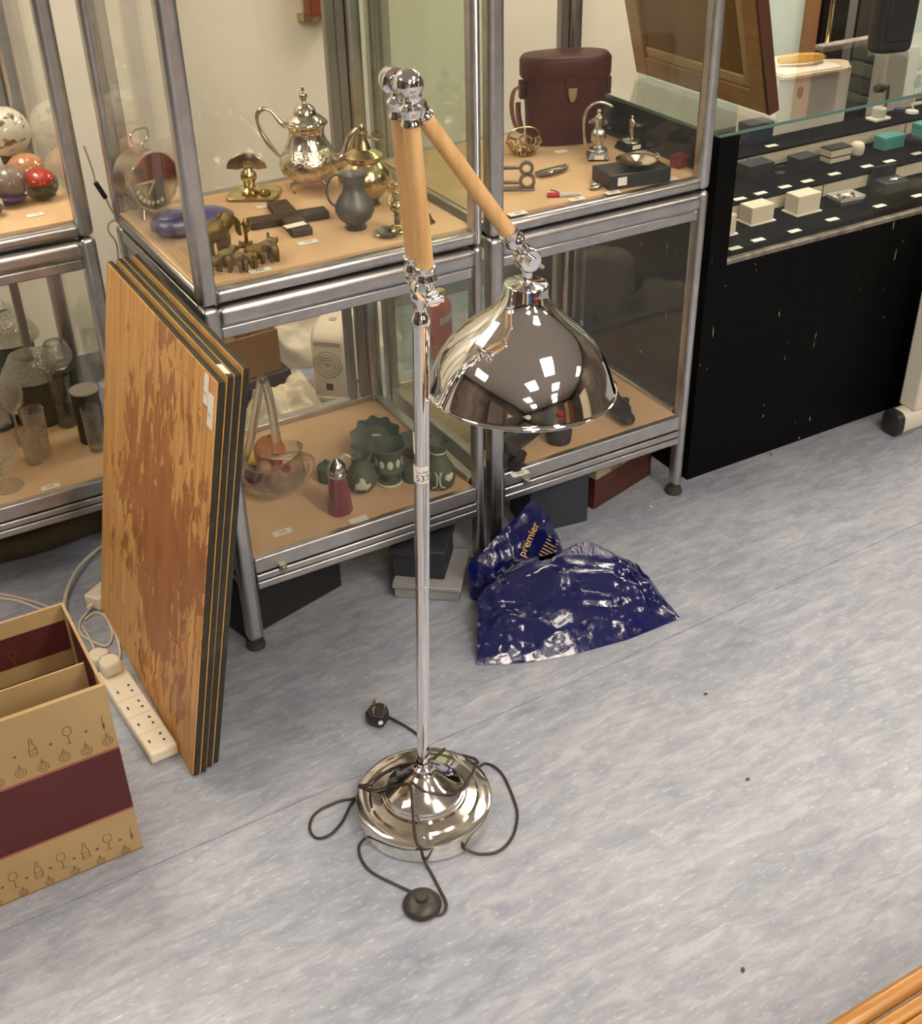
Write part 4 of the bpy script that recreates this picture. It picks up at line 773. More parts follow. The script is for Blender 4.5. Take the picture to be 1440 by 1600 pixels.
# ruby sugar shaker
b_ = PZ(532, 799, Z); H_ = HT(b_, 716); P_ = lambda pr: [(r*H_, z*H_) for r, z in pr]
ss = thing('sugar_shaker', 'faceted ruby glass sugar shaker with a silver dome cap', 'sugar shaker', b_, VIEW)
MB().lathe(P_([(0,.0),(.18,0),(.205,.03),(.20,.12),(.15,.66),(.148,.70),(0,.70)]), 10).build('glass_body', mat('ruby_glass', (.15,.006,.016), .12, coat=.6, spec=.8), ss, smooth=20); MB().lathe(P_([(.153,.69),(.16,.70),(.16,.755),(.145,.77),(.15,.80),(.135,.87),(.09,.94),(.03,.975),(.02,1.0),(0,1.0)]), 28).build('dome_cap', mat('cap_silver', (.6,.57,.5), .2, 1), ss)
# green jasperware
JAS = mat('sage_jasper', (.085,.105,.066), .7, col2=(.068,.088,.054), scale=20); JASW = mat('white_relief', (.60,.60,.48), .7); JASD = mat('dark_green_leafware', (.025,.05,.03), .45)
def petals(t, c, n_, r, rad, seed):
    rnd = random.Random(seed)
    for i in range(n_):
        a_ = rnd.uniform(0, 6.28); d_ = rnd.uniform(.2, 1)*r; x_, z_ = c[0]+d_*math.cos(a_), c[2]+d_*math.sin(a_)*.9; R2 = rad(z_); y_ = -math.sqrt(max(1e-6, R2*R2-x_*x_)); MB(Matrix.Translation((x_, y_, z_)) @ Matrix.Rotation(math.atan2(x_, -y_), 4, 'Z') @ Matrix.Rotation(rnd.uniform(0,3), 4, 'Y')).sph((0,0,0), (.0085,.0022,.005), 8, 6).build('flower_relief', JASW, t)
b_ = PZ(566, 764, Z); H_ = HT(b_, 700); P_ = lambda pr: [(r*H_, z*H_) for r, z in pr]
jg = thing('jasper_jug', 'small sage green jasper jug with white flower relief', 'jug', b_, VIEW)
q = MB(); loops = []
for r, z in P_([(.001,.0),(.18,0),(.20,.03),(.29,.12),(.335,.26),(.32,.40),(.25,.52),(.19,.62),(.18,.72),(.20,.80),(.18,.79),(.15,.66)]):
    loops.append([(r*math.cos(a_)*(1+(max(0, math.cos(a_))**5)*max(0, z/H_-.6)*2.6), r*math.sin(a_), z+(max(0, math.cos(a_))**4)*max(0, z/H_-.6)*H_*.75) for a_ in [2*math.pi*k_/32 for k_ in range(32)]])
q.loft(loops); q.build('body', JAS, jg, smooth=60); q = MB(); handle(q, [(-.18*H_,0,.74*H_),(-.30*H_,0,.84*H_),(-.42*H_,0,.74*H_),(-.42*H_,0,.55*H_),(-.36*H_,0,.42*H_),(-.31*H_,0,.34*H_)], .035*H_); q.build('handle', JASW, jg)
def interp(pr, h):
    return lambda z: next((r0+(r1-r0)*(z/h-z0)/max(1e-6, z1-z0) for (r0, z0), (r1, z1) in zip(pr, pr[1:]) if z0 <= z/h <= z1), .2)*h
petals(jg, (.03*H_, 0, .30*H_), 15, .17*H_, interp([(.18,0),(.20,.03),(.29,.12),(.335,.26),(.32,.40),(.25,.52),(.19,.62)], H_), 4)
b_ = PZ(609, 753, Z); H_ = HT(b_, 692); P_ = lambda pr: [(r*H_, z*H_) for r, z in pr]
ur = thing('jasper_urn', 'sage green jasper footed urn with white foot and relief', 'urn', b_, VIEW)
MB().lathe(P_([(0,0),(.27,0),(.285,.03),(.26,.06)]), 36).build('foot_rim', JASW, ur); MB().lathe(P_([(.26,.06),(.16,.10),(.13,.17),(.20,.24),(.30,.32),(.315,.38),(.28,.42),(.27,.62),(.31,.78),(.385,.90),(.40,.95),(.37,.96),(.27,.78),(.23,.5),(0,.44)]), 40).build('cup', JAS, ur)
for i in range(9): a_ = 2*math.pi*i/9; MB(Matrix.Translation((.283*H_*math.cos(a_), .283*H_*math.sin(a_), .58*H_)) @ Matrix.Rotation(a_, 4, 'Z')).sph((0,0,0), (.002,.007,.011), 8, 6).build('relief', JASW, ur)
b_ = PZ(686, 758, Z); H_ = HT(b_, 686); P_ = lambda pr: [(r*H_, z*H_) for r, z in pr]
va = thing('jasper_vase', 'sage green jasper bottle vase right of the lamp pole', 'vase', b_, VIEW)
MB().lathe(P_([(0,0),(.20,0),(.26,.04),(.305,.14),(.31,.27),(.28,.42),(.215,.53),(.16,.62),(.145,.72),(.165,.82),(.215,.92),(.22,.95),(.19,.955),(.13,.80),(0,.7)]), 40).build('body', JAS, va); MB().lathe(P_([(.148,.735),(.158,.75),(.158,.765),(.15,.775)]), 32).build('neck_ring', JASW, va)
for sx in (-1, 1): q = MB(); q.tube(spline([(sx*.10*H_,-.20*H_,.46*H_),(sx*.035*H_,-.285*H_,.40*H_),(sx*.025*H_,-.31*H_,.28*H_),(sx*.045*H_,-.30*H_,.16*H_),(sx*.12*H_,-.275*H_,.11*H_)], 4), .009*H_*1.6, 6); q.build('relief', JASW, va)
for sx in (-1, 1): petals(va, (sx*.22*H_, 0, .32*H_), 7, .07*H_, interp([(.20,0),(.26,.04),(.305,.14),(.31,.27),(.28,.42),(.215,.53)], H_), 9)
b_ = PZ(648, 716, Z); MPs = MPP(b_)
cb = thing('jasper_bowl', 'sage green jasper bowl behind the lamp pole', 'bowl', b_, 0)
MB().lathe([(0,0),(.018,0),(.019,.006),(.030,.018),(.040,.036),(.044,.052),(.042,.053),(.036,.036),(.02,.016),(0,.012)], 36).build('bowl', JAS, cb); MB().lathe([(.019,.001),(.0215,.003),(.019,.006)], 28).build('foot_ring', JASW, cb)
b_ = PZ(598, 722, Z); lp_ = thing('leaf_plate', 'dark green plate with scalloped leaf edge behind the urn', 'plate', (b_.x, b_.y+.03, Z+.001), VIEW)
pl_m = Matrix.Translation((0, .01, .040)) @ Matrix.Rotation(math.radians(52), 4, 'X')
q = MB(pl_m); loops = [[((r_*(1+(.07*math.cos(11*a_) if r_ > .04 else 0)))*math.cos(a_)*1.12, r_*(1+(.07*math.cos(11*a_) if r_ > .04 else 0))*math.sin(a_), z_) for a_ in [2*math.pi*k_/66 for k_ in range(66)]] for r_, z_ in ((.0005,.0),(.028,.0),(.040,.004),(.054,.009),(.0535,.0115),(.039,.0065),(.027,.0025),(.0005,.0025))]; q.loft(loops); q.build('plate', JASD, lp_, smooth=50)
MB(pl_m).lathe([(0,.0026),(.028,.0026),(.034,.005),(.028,.0032),(0,.0032)], 40).build('plate_centre', JAS, lp_); MB(pl_m @ Matrix.Translation((0,.01,.004))).sph((0,0,0), (.012,.003,.001), 10, 6).build('relief', JASW, lp_); MB().box((-.02,.03,0),(.02,.05,.05)).build('plate_stand', BLACK, lp_)
b_ = PZ(645, 748, Z); jb = thing('jasper_box', 'round sage green jasper trinket box behind the lamp pole', 'trinket box', b_)
MB().lathe([(0,0),(.024,0),(.025,.004),(.024,.022),(0,.022)], 32).build('base', JAS, jb); MB().lathe([(0,.023),(.026,.023),(.026,.029),(.020,.034),(0,.035)], 32).build('lid', JAS, jb); MB().sph((0,-.024,.012), (.012,.002,.006), 8, 6).build('relief', JASW, jb)
b_ = PZ(511, 750, Z); jh = thing('jasper_pot', 'small lidded sage jasper pot behind the ruby shaker', 'trinket box', b_, .3)
MB().lathe([(0,0),(.019,0),(.021,.005),(.021,.030),(0,.030)], 28).build('base', JAS, jh); MB().lathe([(0,.031),(.022,.031),(.022,.036),(.014,.044),(.005,.047),(.005,.053),(0,.055)], 28).build('lid', JAS, jh); MB().sph((0,-.0205,.016), (.008,.002,.008), 8, 6).build('relief', JASW, jh)
b_ = PZ(606, 738, Z); kd = thing('dark_pot', 'small dark green pot tucked between the jug and the urn', 'pot', (b_.x, b_.y+.02, Z)); MB().lathe([(0,0),(.012,0),(.017,.012),(.017,.020),(.010,.027),(.012,.032),(.009,.031),(0,.02)], 24).build('pot', JASD, kd); MB().lathe([(.0095,.0265),(.011,.028),(.0105,.030)], 20).build('rim', JAS, kd)

# ------------------------------------------------------------------ store behind the cabinets
b_ = PZ(532, 606, 0); ht = thing('fan_heater', 'cream upright fan heater with round grille behind the cabinet', 'fan heater', b_, math.radians(-42))
HW = mat('cream_plastic', (.66,.58,.46), .45); hh = .235; wd, dp = .105, .19
# local -y is the grille side
prf = [(-dp/2, .02), (-dp/2, hh-.035), (-dp/2+.018, hh-.012), (-dp/2+.05, hh), (dp/2-.05, hh), (dp/2-.012, hh-.03), (dp/2, hh-.08), (dp/2, .05), (dp/2-.02, .02)]
q = MB(); q.loft([[(x, y*sc_, .02+(z-.02)*(1 if sc_ == 1 else .96)) for y, z in prf] for x, sc_ in ((-wd/2,.9),(-wd/2+.012,1),(wd/2-.012,1),(wd/2,.9))]); q.build('housing', HW, ht, bev=.004)
gm = Matrix.Translation((0, -dp/2-.001, .125)) @ Matrix.Rotation(math.pi/2, 4, 'X'); MB(gm).lathe([(0,.0),(.042,0),(.043,.003),(.040,.004),(0,.004)], 40).build('grille', mat('grille_grey', (.36,.31,.25), .6), ht)
for r_ in (.012,.020,.028,.036): MB(gm).lathe([(r_-.0015,.004),(r_-.001,.0055),(r_+.001,.0055),(r_+.0015,.004)], 36).build('grille_ring', HW, ht)
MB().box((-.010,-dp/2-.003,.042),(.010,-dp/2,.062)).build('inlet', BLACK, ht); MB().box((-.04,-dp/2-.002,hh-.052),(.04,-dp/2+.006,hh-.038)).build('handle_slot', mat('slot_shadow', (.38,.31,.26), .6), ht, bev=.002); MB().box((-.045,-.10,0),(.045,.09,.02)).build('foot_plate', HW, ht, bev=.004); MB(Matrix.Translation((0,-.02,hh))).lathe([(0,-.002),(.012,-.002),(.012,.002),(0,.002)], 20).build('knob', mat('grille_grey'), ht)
tag(MB().tube(spline([PZ(556, 592, .03), PZ(566, 606, .006), PZ(560, 618, .004), PZ(535, 625, .004), PZ(505, 624, .004), PZ(480, 615, .004)], 6), .004, 8).build('black_cable', BLACK), 'black power cable curling on the floor before the fan heater', 'cable')
CLM = mat('cream_cloth', (.62,.55,.42), .9, col2=(.54,.47,.35), scale=6, bump=.3, bscale=40)
p0 = PZ(470, 640, 0)+Vector((-.03,-.02,0))
tag(heap('crumpled_cloth', [(p0.x-.13,p0.y-.12),(p0.x+.02,p0.y-.13),(p0.x+.09,p0.y-.04),(p0.x+.10,p0.y+.06),(p0.x+.03,p0.y+.10),(p0.x-.10,p0.y+.10),(p0.x-.15,p0.y)], [(p0.x-.05,p0.y,.09),(p0.x+.02,p0.y+.02,.12),(p0.x+.05,p0.y+.02,.085)], CLM, None, n=120, rings=28, bulge=1.6, cre=((9,.07),(22,.04),(45,.014)), seed=5, smooth=60), 'crumpled cream cloth heaped on the floor by the fan heater', 'cloth')
tag(heap('dust_sheet', [(1.20,3.26),(1.32,3.20),(1.62,3.24),(1.66,3.44),(1.36,3.46),(1.20,3.45)], [(1.25,3.36,.14),(1.32,3.37,.20),(1.54,3.38,.15)], mat('white_sheet', (.66,.60,.50), .9), None, n=100, rings=20, bulge=1.8, cre=((6,.09),(14,.05),(30,.02)), seed=21, smooth=70), 'white dust sheet bundled against the back wall', 'cloth')
b_ = PZ(330, 640, 0); cbx = thing('open_carton', 'open brown cardboard carton behind the left cabinet', 'carton', (.83, 3.045, .10), math.radians(4))
KB = mat('brown_card', (.36,.20,.08), .8, col2=(.31,.17,.065), scale=5)
for nm, a, b in (('carton_side', (0,0,0), (.30,.005,.13)), ('carton_side', (0,.195,0), (.30,.20,.13)), ('carton_side', (0,.005,0), (.005,.195,.13)), ('carton_side', (.295,.005,0), (.30,.195,.13)), ('carton_floor', (.005,.005,0), (.295,.195,.005))): MB().box(a, b).build(nm, KB, cbx, smooth=0)
bt_ = thing('clear_bottle', 'clear plastic bottle poking out of the brown carton', 'bottle', (.83+.16, 3.10, .106)); MB().lathe([(0,0),(.03,0),(.032,.01),(.032,.11),(.02,.14),(.012,.15),(.012,.17),(0,.17)], 24).build('bottle_body', CLEAR, bt_); MB().lathe([(0,.17),(.014,.17),(.014,.185),(0,.185)], 16).build('cap', WHITE, bt_)
st_ = thing('black_crate', 'low black crate under the brown cardboard carton', 'crate', (.75, 3.035, .0005), math.radians(4)); MB().box((0,0,0),(.40,.24,.055)).build('crate_body', mat('dark_crate', (.02,.019,.017), .6), st_, bev=.004); MB().box((-.006,-.006,.056),(.406,.246,.098)).build('crate_lid', mat('dark_crate_lid', (.045,.04,.033), .6), st_, bev=.004)
b_ = PZ(690, 556, 0); rb_ = thing('spray_bottle', 'orange-red household bottle seen through the side glass', 'bottle', b_, .4)
MB().lathe([(0,0),(.034,0),(.036,.01),(.036,.05),(.034,.06)], 24).build('bottle_foot', mat('orange_plastic', (.52,.11,.02), .35), rb_); MB().lathe([(.0355,.05),(.036,.055),(.036,.16),(.033,.185),(.02,.20),(.014,.205)], 24).build('label_sleeve', mat('red_label', (.48,.03,.015), .4), rb_); MB().lathe([(0,.205),(.016,.205),(.016,.225),(0,.228)], 18).build('cap', mat('pale_cap', (.6,.5,.35), .4), rb_)
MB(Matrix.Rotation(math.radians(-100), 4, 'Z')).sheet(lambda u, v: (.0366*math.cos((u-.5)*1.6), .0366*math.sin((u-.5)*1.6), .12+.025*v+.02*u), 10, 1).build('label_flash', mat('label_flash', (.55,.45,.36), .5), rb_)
# wall clock case and wire on the back wall
b_ = PY(506, 36, 3.42); wc = thing('wall_barometer', 'foot of a red-brown wooden barometer hanging on the back wall', 'barometer', (b_.x, 3.495, b_.z), 0)
MW = mat('cherry_wood', (.22,.05,.02), .35); MB().box((-.030,-.05,.01),(.030,0,.46)).build('wood_case', MW, wc, bev=.008); MB().box((-.036,-.055,-.015),(.036,0,.012)).build('wood_foot', mat('dark_cherry', (.07,.02,.01), .35), wc, bev=.006); MB().box((.008,-.057,-.008),(.026,-.055,.008)).build('label', WHITE, wc, smooth=0); MB().lathe([(0,0),(.05,0),(.05,.02),(0,.02)], 28).build('dial', BRASS, wc)
wc.children[-1].matrix_local = Matrix.Translation((0,-.05,.38)) @ Matrix.Rotation(math.pi/2, 4, 'X')
wr = thing('wall_wire', 'thin pale wire with black inline switch beside the left case', 'wire', (0,0,0))
WY = 2.62; PQ = lambda x, y: PY(x, y, WY)
MB().tube(spline([PQ(131,228), PQ(139,250), PQ(147,275), PQ(148,285)], 6), .0022, 8).build('upper_wire', mat('pale_wire', (.45,.40,.32), .5), wr); MB().tube([PQ(149,285), PQ(165,309)], .0055, 10).build('inline_switch', BLACK, wr); MB().tube(spline([PQ(165,309), PQ(172,324), PQ(180,337), PQ(184,345), PQ(176,345), PQ(169,352), PQ(171,364), PQ(180,376), PQ(184,392), PQ(186,430)], 6), .0022, 8).build('lower_wire', mat('pale_wire'), wr)

# ------------------------------------------------------------------ upper right case
Z = SHELF_U
b_ = PZ(880, 219, Z); H_ = HT(b_, 82); s = MPP(b_)
lc = thing('binocular_case', 'reddish brown leather binocular case with carrying strap', 'leather case', b_, math.radians(-20))
LEA = mat('brown_leather', (.075,.016,.009), .45, spec=.3, col2=(.05,.011,.006), scale=10, bump=.15, bscale=120)
def oval(w, d, z, n=36, e=.75): return [(w*math.copysign(abs(math.cos(a_))**e, math.cos(a_)), d*math.copysign(abs(math.sin(a_))**e, math.sin(a_)), z) for a_ in [2*math.pi*k_/n for k_ in range(n)]]
w0, w1, dd = 58*s, 66*s, .045
MB().loft([oval(w0,dd,.001), oval(w0*1.01,dd*1.02,.006), oval(w1*.98,dd*1.12,H_*.80)]).build('case_body', LEA, lc, smooth=50); MB().loft([oval(w1*1.05,dd*1.22,H_*.76), oval(w1*1.06,dd*1.24,H_*.78), oval(w1*1.06,dd*1.24,H_*.95), oval(w1*1.0,dd*1.15,H_*.99), oval(w1*.9,dd*1.0,H_)]).build('lid', LEA, lc, smooth=50)
q = MB(); q.prism([(-.011,.014),(.011,.014),(.009,-.006),(.004,-.017),(-.004,-.017),(-.009,-.006)], 0, .005); q.M = Matrix(); o = q.build('clasp', mat('clasp_brass', (.50,.42,.28), .35, 1), lc, bev=.001); o.matrix_local = Matrix.Translation((.004,-dd*1.23,H_*.60)) @ Matrix.Rotation(math.pi/2, 4, 'X')
MB().box((-.011,-dd*1.26,H_*.60),(.013,-dd*1.22,H_*.80)).build('clasp_tab', LEA, lc, bev=.001)
for sx in (-1, 1): MB().box((sx*w1*1.02-.006,-.012,H_*.52),(sx*w1*1.02+.006,.012,H_*.72)).build('strap_lug', LEA, lc, bev=.002)
q = MB(); q.tube(spline([(-w1*1.04,0,H_*.66),(-w1*1.22,-.01,H_*.62),(-w1*1.30,-.02,H_*.48),(-w1*1.25,-.02,H_*.30),(-w1*1.12,-.01,H_*.16),(-w1*1.0,.01,H_*.13),(-w1*1.05,.02,H_*.30),(-w1*1.06,.02,H_*.45)], 6), .007, 8, flat=.28); q.build('strap', mat('tan_strap', (.16,.055,.022), .5), lc)
b_ = PZ(818, 240, Z); tr_ = thing('brass_basket', 'oval brass wire basket beside the leather case', 'basket', b_, -.3)
rim = [(.042*math.cos(a_*math.pi/18), .030*math.sin(a_*math.pi/18), .030+.004*math.sin(a_*math.pi/3)) for a_ in range(36)]
MB().tube(rim, .0025, 8, closed=True).build('rim', BRASS, tr_); MB().lathe([(0,.001),(.026,.001),(.030,.004),(.026,.004),(0,.003)], 28).build('base', BRASS, tr_)
for i in range(18): a_ = 2*math.pi*i/18; MB().tube([(.028*math.cos(a_), .026*math.sin(a_), .003), (.042*math.cos(a_+.25), .030*math.sin(a_+.25), .030)], .0014, 6).build('wire', BRASS, tr_)
MB().tube(spline([(-.042,0,.03),(-.03,0,.055),(0,0,.062),(.03,0,.055),(.042,0,.03)], 6), .002, 8).build('handle', BRASS, tr_); 
for i in range(5): MB().sph((.018*math.cos(i*1.3), .012*math.sin(i*1.3), .010), .0075, 12, 8).build('knob', BRASS, tr_)
b_ = PZ(806, 296, Z); kd = thing('metal_bracket', 'pierced grey metal bracket with round holes standing upright', 'bracket', b_, VIEW)
GM = mat('gun_metal', (.22,.19,.15), .42, .9)
def ringplate(cx, cz, R1, r1, nm):
    q = MB(Matrix.Translation((cx, 0, cz)) @ Matrix.Rotation(math.pi/2, 4, 'X')); q.lathe([(r1,-.004),(R1,-.004),(R1,.004),(r1,.004),(r1,-.004)], 28); return q.build(nm, GM, kd, smooth=40)
ringplate(.024, .018, .018, .011, 'lower_ring'); ringplate(.022, .046, .016, .009, 'upper_ring'); MB().box((-.055,-.004,.012),(.008,.004,.020)).build('bar', GM, kd, bev=.002); MB().box((-.055,-.004,.020),(-.047,.004,.052)).build('bar', GM, kd, bev=.002); MB().box((-.055,-.004,.044),(.008,.004,.052)).build('bar', GM, kd, bev=.002); MB().box((-.058,-.012,0),(.040,.012,.004)).build('foot_plate', GM, kd, bev=.001)
b_ = PZ(863, 271, Z); bk_ = thing('bark_dish', 'long curved horn dish with a silver mount', 'dish', b_, math.radians(8))
q = MB(); q.loft([[(x*.045, w_*math.cos(a_), .001+h_*(1-math.sin(a_)*.9)) for a_ in [math.pi*k_/8 for k_ in range(9)]]+[(x*.045, w_*.9*math.cos(a_), .0025+h_*(1-math.sin(a_)*.9)) for a_ in [math.pi*k_/8 for k_ in range(8,-1,-1)]] for x, w_, h_ in ((-1,.010,.008),(-.6,.017,.007),(0,.019,.006),(.6,.015,.007),(1,.004,.010))]); q.build('dish', mat('horn', (.13,.09,.05), .3, col2=(.07,.05,.03), scale=20), bk_, smooth=60); MB().sph((-.008,-.004,.007), (.009,.007,.003), 12, 8).build('mount', STATSILVER, bk_)
b_ = PZ(884, 307, Z); pk = thing('penknife', 'open penknife with red grip and pearl scale', 'penknife', b_, math.radians(-22)); MB().tube([(-.040,.004,.004),(-.014,.002,.004)], [.0055,.006], 10).build('red_grip', mat('red_plastic', (.40,.012,.02), .35), pk); MB().tube([(-.014,.002,.004),(.032,0,.004)], [.006,.0045], 10).build('pearl_scale', mat('mother_of_pearl', (.55,.52,.45), .25), pk); MB().tube(spline([(-.012,.004,.006),(-.022,.012,.010),(-.032,.012,.012)], 5), .0018, 6).build('blade', GM, pk)
b_ = PZ(930, 295, Z); br = thing('oval_brooch', 'small oval grey metal brooch on the shelf', 'brooch', b_, .2); MB().sph((0,0,.004), (.016,.011,.0045), 20, 10).build('plate', GM, br)
MB().tube([(.013*math.cos(a_*math.pi/10), .009*math.sin(a_*math.pi/10), .0068) for a_ in range(20)], .0014, 6, closed=True).build('rim', STATSILVER, br)
# statuettes
def statuette(label, px, py, ytop, rz_, arch, arms):
    b = PZ(px, py, Z); hh_ = HT(b, ytop); t = thing('silver_statuette', label, 'statuette', b, rz_); ph = .018
    MB().loft([[(x*w_, y*w_*.8, z_) for x, y in ((-1,-1),(1,-1),(1,1),(-1,1))] for w_, z_ in ((.030,0),(.030,.004),(.024,ph))]).build('plinth', mat('black_plinth', (.012,.011,.010), .25), t, smooth=20)
    q = MB(Matrix.Translation((0,0,ph-.002)) @ Matrix.Diagonal((1.3,1.35,1,1))); figure(q, (hh_-ph)*(.9 if arch else .98), arms); q.lathe([(0,0),(.018,0),(.016,.006),(0,.008)], 14)
    if arch: h2 = hh_-ph; q.tube(spline([(.05*h2,.18*h2,.02*h2),(.03*h2,.22*h2,.45*h2),(.02*h2,.2*h2,.8*h2),(0,.05*h2,.99*h2),(0,-.14*h2,.95*h2),(0,-.2*h2,.88*h2)], 4), .032*h2, 8); q.sph((0,0,.3*h2), (.10*h2,.13*h2,.2*h2), 12, 8)
    o_ = q.build('figure', STATSILVER, t); fuse(o_, .0028, 3)
    MB().box(*(((-.0305, -.012, .004), (-.0275, .010, .013)) if arch else ((-.012, -.0255, .005), (.010, -.0235, .014)))).build('nameplate', WHITE, t, smooth=0); return t
statuette('silver robed figure beneath a sweeping arch, on a black plinth', 933, 246, 158, VIEW+math.pi/2, True, [[(0,-.09,.74),(.1,-.15,.6),(.14,-.05,.55)], [(0,.09,.74),(.1,.16,.62),(.12,.06,.6)]])
statuette('silver crouching rifleman figure standing behind the black box', 985, 232, 176, VIEW+.5, False, [[(.02,-.09,.72),(.16,-.12,.56),(.34,-.05,.52)], [(.02,.09,.72),(.18,.10,.6),(.44,.0,.54)], [(.10,0,.50),(.30,0,.54),(.56,-.02,.58)]])
b_ = PZ(952, 281, Z); q_ = PZ(1000, 291, Z)
bxx = thing('black_gift_box', 'shallow black box carrying a silver dish, white sticker on front', 'box', PZ(1000, 291, Z), math.radians(-8))
MB().box((-.075,0,0),(.075,.085,.032)).build('box_body', mat('satin_black_box', (.012,.012,.012), .35), bxx, bev=.002); MB().box((-.056,-.0008,.008),(-.034,0,.026)).build('sticker', WHITE, bxx, smooth=0)
b_ = bxx.location; sdh = thing('silver_dish', 'shallow round silver dish resting on the black box', 'dish', (b_.x+.018, b_.y+.040, Z+.0325)); MB().lathe([(0,0),(.020,0),(.034,.008),(.046,.012),(.047,.0135),(.034,.011),(.02,.003),(0,.002)], 40).build('dish', mat('thin_silver', (.60,.55,.45), .12, 1), sdh); MB().tube(spline([(.044,0,.012),(.056,.004,.016),(.054,-.010,.014),(.042,-.012,.012)], 5), .0016, 6).build('lug', STATSILVER, sdh)
ptag('on the shelf by the penknife', 901, 311, Z, '181', -.05, .036); ptag('behind the oval brooch, right of the penknife tag', 957, 301, Z, '182', -.05, .036); ptag('at the front left corner of the leather case shelf', 808, 334, Z, '180', -.03, .042); ptag('at the front right corner of the leather case shelf', 1046, 280, Z, '184', -.03, .036); ptag('under the leather binocular case', 876, 237, Z, None, -.03, .03); ptag('leaning on the rifleman plinth', 994, 240, Z, None, .4, .034)
rs = thing('red_trinket', 'small dark red trinket box in the far corner of the case', 'trinket box', PZ(1090, 262, Z)+Vector((-.03,.03,0)), .3); MB().box((-.018,-.014,0),(.018,.014,.020)).build('base', mat('deep_red', (.16,.012,.008), .4), rs, bev=.002); MB().box((-.019,-.015,.020),(.019,.015,.028)).build('lid', mat('deep_red'), rs, bev=.002)

# ------------------------------------------------------------------ lower right cabinet
Z = SHELF_L; DKM = mat('black_rubberised', (.02,.018,.015), .45, bump=.2, bscale=90)
b_ = PZ(872, 688, Z); le = thing('camera_lens', 'short black camera lens standing under the lamp shade', 'lens', b_); MB().lathe([(0,0),(.030,0),(.031,.004),(.031,.045),(.028,.05),(.028,.07),(.025,.072),(0,.066)], 32).build('barrel', DKM, le); MB().lathe([(.0312,.018),(.0325,.020),(.0325,.032),(.0312,.034)], 40, flute=.012, fn=20).build('focus_ring', BLACK, le)
b_ = PZ(985, 668, Z); gf = PZ(962, 640, Z)
q = MB(); q.sph((0,0,.028), (.05,.030,.026), 16, 10); q.sph((-.045,.0,.040), (.024,.020,.022), 12, 8); q.tube([(-.05,.0,.05),(-.056,.004,.078)], [.012,.014], 10); q.sph((.045,.0,.02), (.03,.024,.018), 12, 8); q.tube([(0,-.03,.03),(-.03,-.044,.02)], [.012,.008], 8); q.tube([(-.02,.03,.03),(-.05,.044,.012)], [.012,.009], 8)
o = q.build('carved_animal', mat('ebony', (.02,.018,.015), .4, bump=.2, bscale=60)); fuse(o, .005, 3); o.location = ((b_+gf)/2+Vector((.0,.02,.002))); o.rotation_euler = (0,0,math.atan2((b_-gf).y, (b_-gf).x)); o.scale = (1.05,.9,.8); tag(o, 'black carved wooden animal lying on the right of the shelf', 'carving')
b_ = PZ(795, 695, Z); bn = thing('binoculars', 'black binoculars half hidden by the cabinet post', 'binoculars', b_, math.radians(15))
for yy in (-.032, .032): o = MB().tube([(-.06,yy,.026),(-.02,yy,.026),(-.015,yy,.026),(.05,yy*.85,.026),(.065,yy*.85,.026)], [.026,.026,.022,.018,.016], 20); o.build('barrel', DKM, bn)
MB().box((-.01,-.02,.020),(.03,.02,.032)).build('bridge', DKM, bn, bev=.003); MB().lathe([(0,0),(.008,0),(.008,.02),(0,.02)], 16, (.01,0,.032)).build('focus_wheel', BLACK, bn)
b_ = PZ(800, 726, Z); pb2 = thing('opera_glass', 'small black opera glass at the front left of the shelf', 'binoculars', b_, math.radians(40))
for yy in (-.017, .017): MB().tube([(-.03,yy,.016),(.0,yy,.016),(.03,yy*.9,.016)], [.0155,.013,.011], 16).build('barrel', DKM, pb2)
MB().box((-.006,-.01,.013),(.012,.01,.019)).build('bridge', DKM, pb2, bev=.002)
ptag('at the front left of the cabinet below the lamp shade', 812, 740, Z, '202', -.03, .044)
# ------------------------------------------------------------------ goods inside the black counter
WB = mat('white_gift_card', (.70,.64,.52), .6); BKB = mat('black_leatherette', (.013,.014,.018), .5, bump=.1, bscale=150)
def gift(name, label, px, py, z, wpx, hgt, m, depth=None, lid=True, rz_=0.0, foot=False):
    b = PZ(px, py, z); w = wpx*MPP(b)/.88; d_ = depth or w*.85; t = thing(name, label, 'box', (b.x, b.y, z+.0005), rz_)
    MB().box((-w/2, 0, .003 if foot else 0), (w/2, d_, hgt*(.62 if lid else 1))).build('box_base', m, t, bev=.0015)
    if lid: MB().box((-w/2-.001, -.001, hgt*.62+.0006), (w/2+.001, d_+.001, hgt)).build('box_lid', m, t, bev=.002)
    if foot: MB().box((-w/2-.005, -.006, 0), (w/2+.005, d_+.004, .003)).build('base_card', WHITE, t, smooth=0)
    return t, w, d_
gift('gift_box', 'white gift box nearest the counter post, partly cut off', 1136, 369, T0, 28, .050, WB, .045, lid=False, foot=True)
gift('gift_box', 'square white gift box in the front row, left of its larger twin', 1190, 349, T0, 40, .045, WB, .048, lid=False, foot=True); gift('gift_box', 'larger square white gift box in the middle of the front row', 1262, 334, T0, 41, .050, WB, .048, lid=False, foot=True)
gift('jewel_box', 'tall navy box on the top step beside the counter post', 1188, 224, T2, 42, .055, mat('navy_leatherette', (.010,.022,.055), .45), .05)
gift('jewel_box', 'dark leatherette box on the middle step at the left end', 1188, 281, T1, 44, .042, BKB, .05); gift('jewel_box', 'small cube-shaped black box on the middle step', 1261, 266, T1, 36, .036, BKB, .045)
t, w, d_ = gift('striped_box', 'white box with black bands on the middle step', 1312, 253, T1, 38, .038, WB, .04, lid=False)
for z_ in (.016, .0372): MB().box((-w/2-.0005, -.0005, z_-.0025), (w/2+.0005, d_+.0005, z_+.001)).build('black_band', BLACK, t, smooth=0)
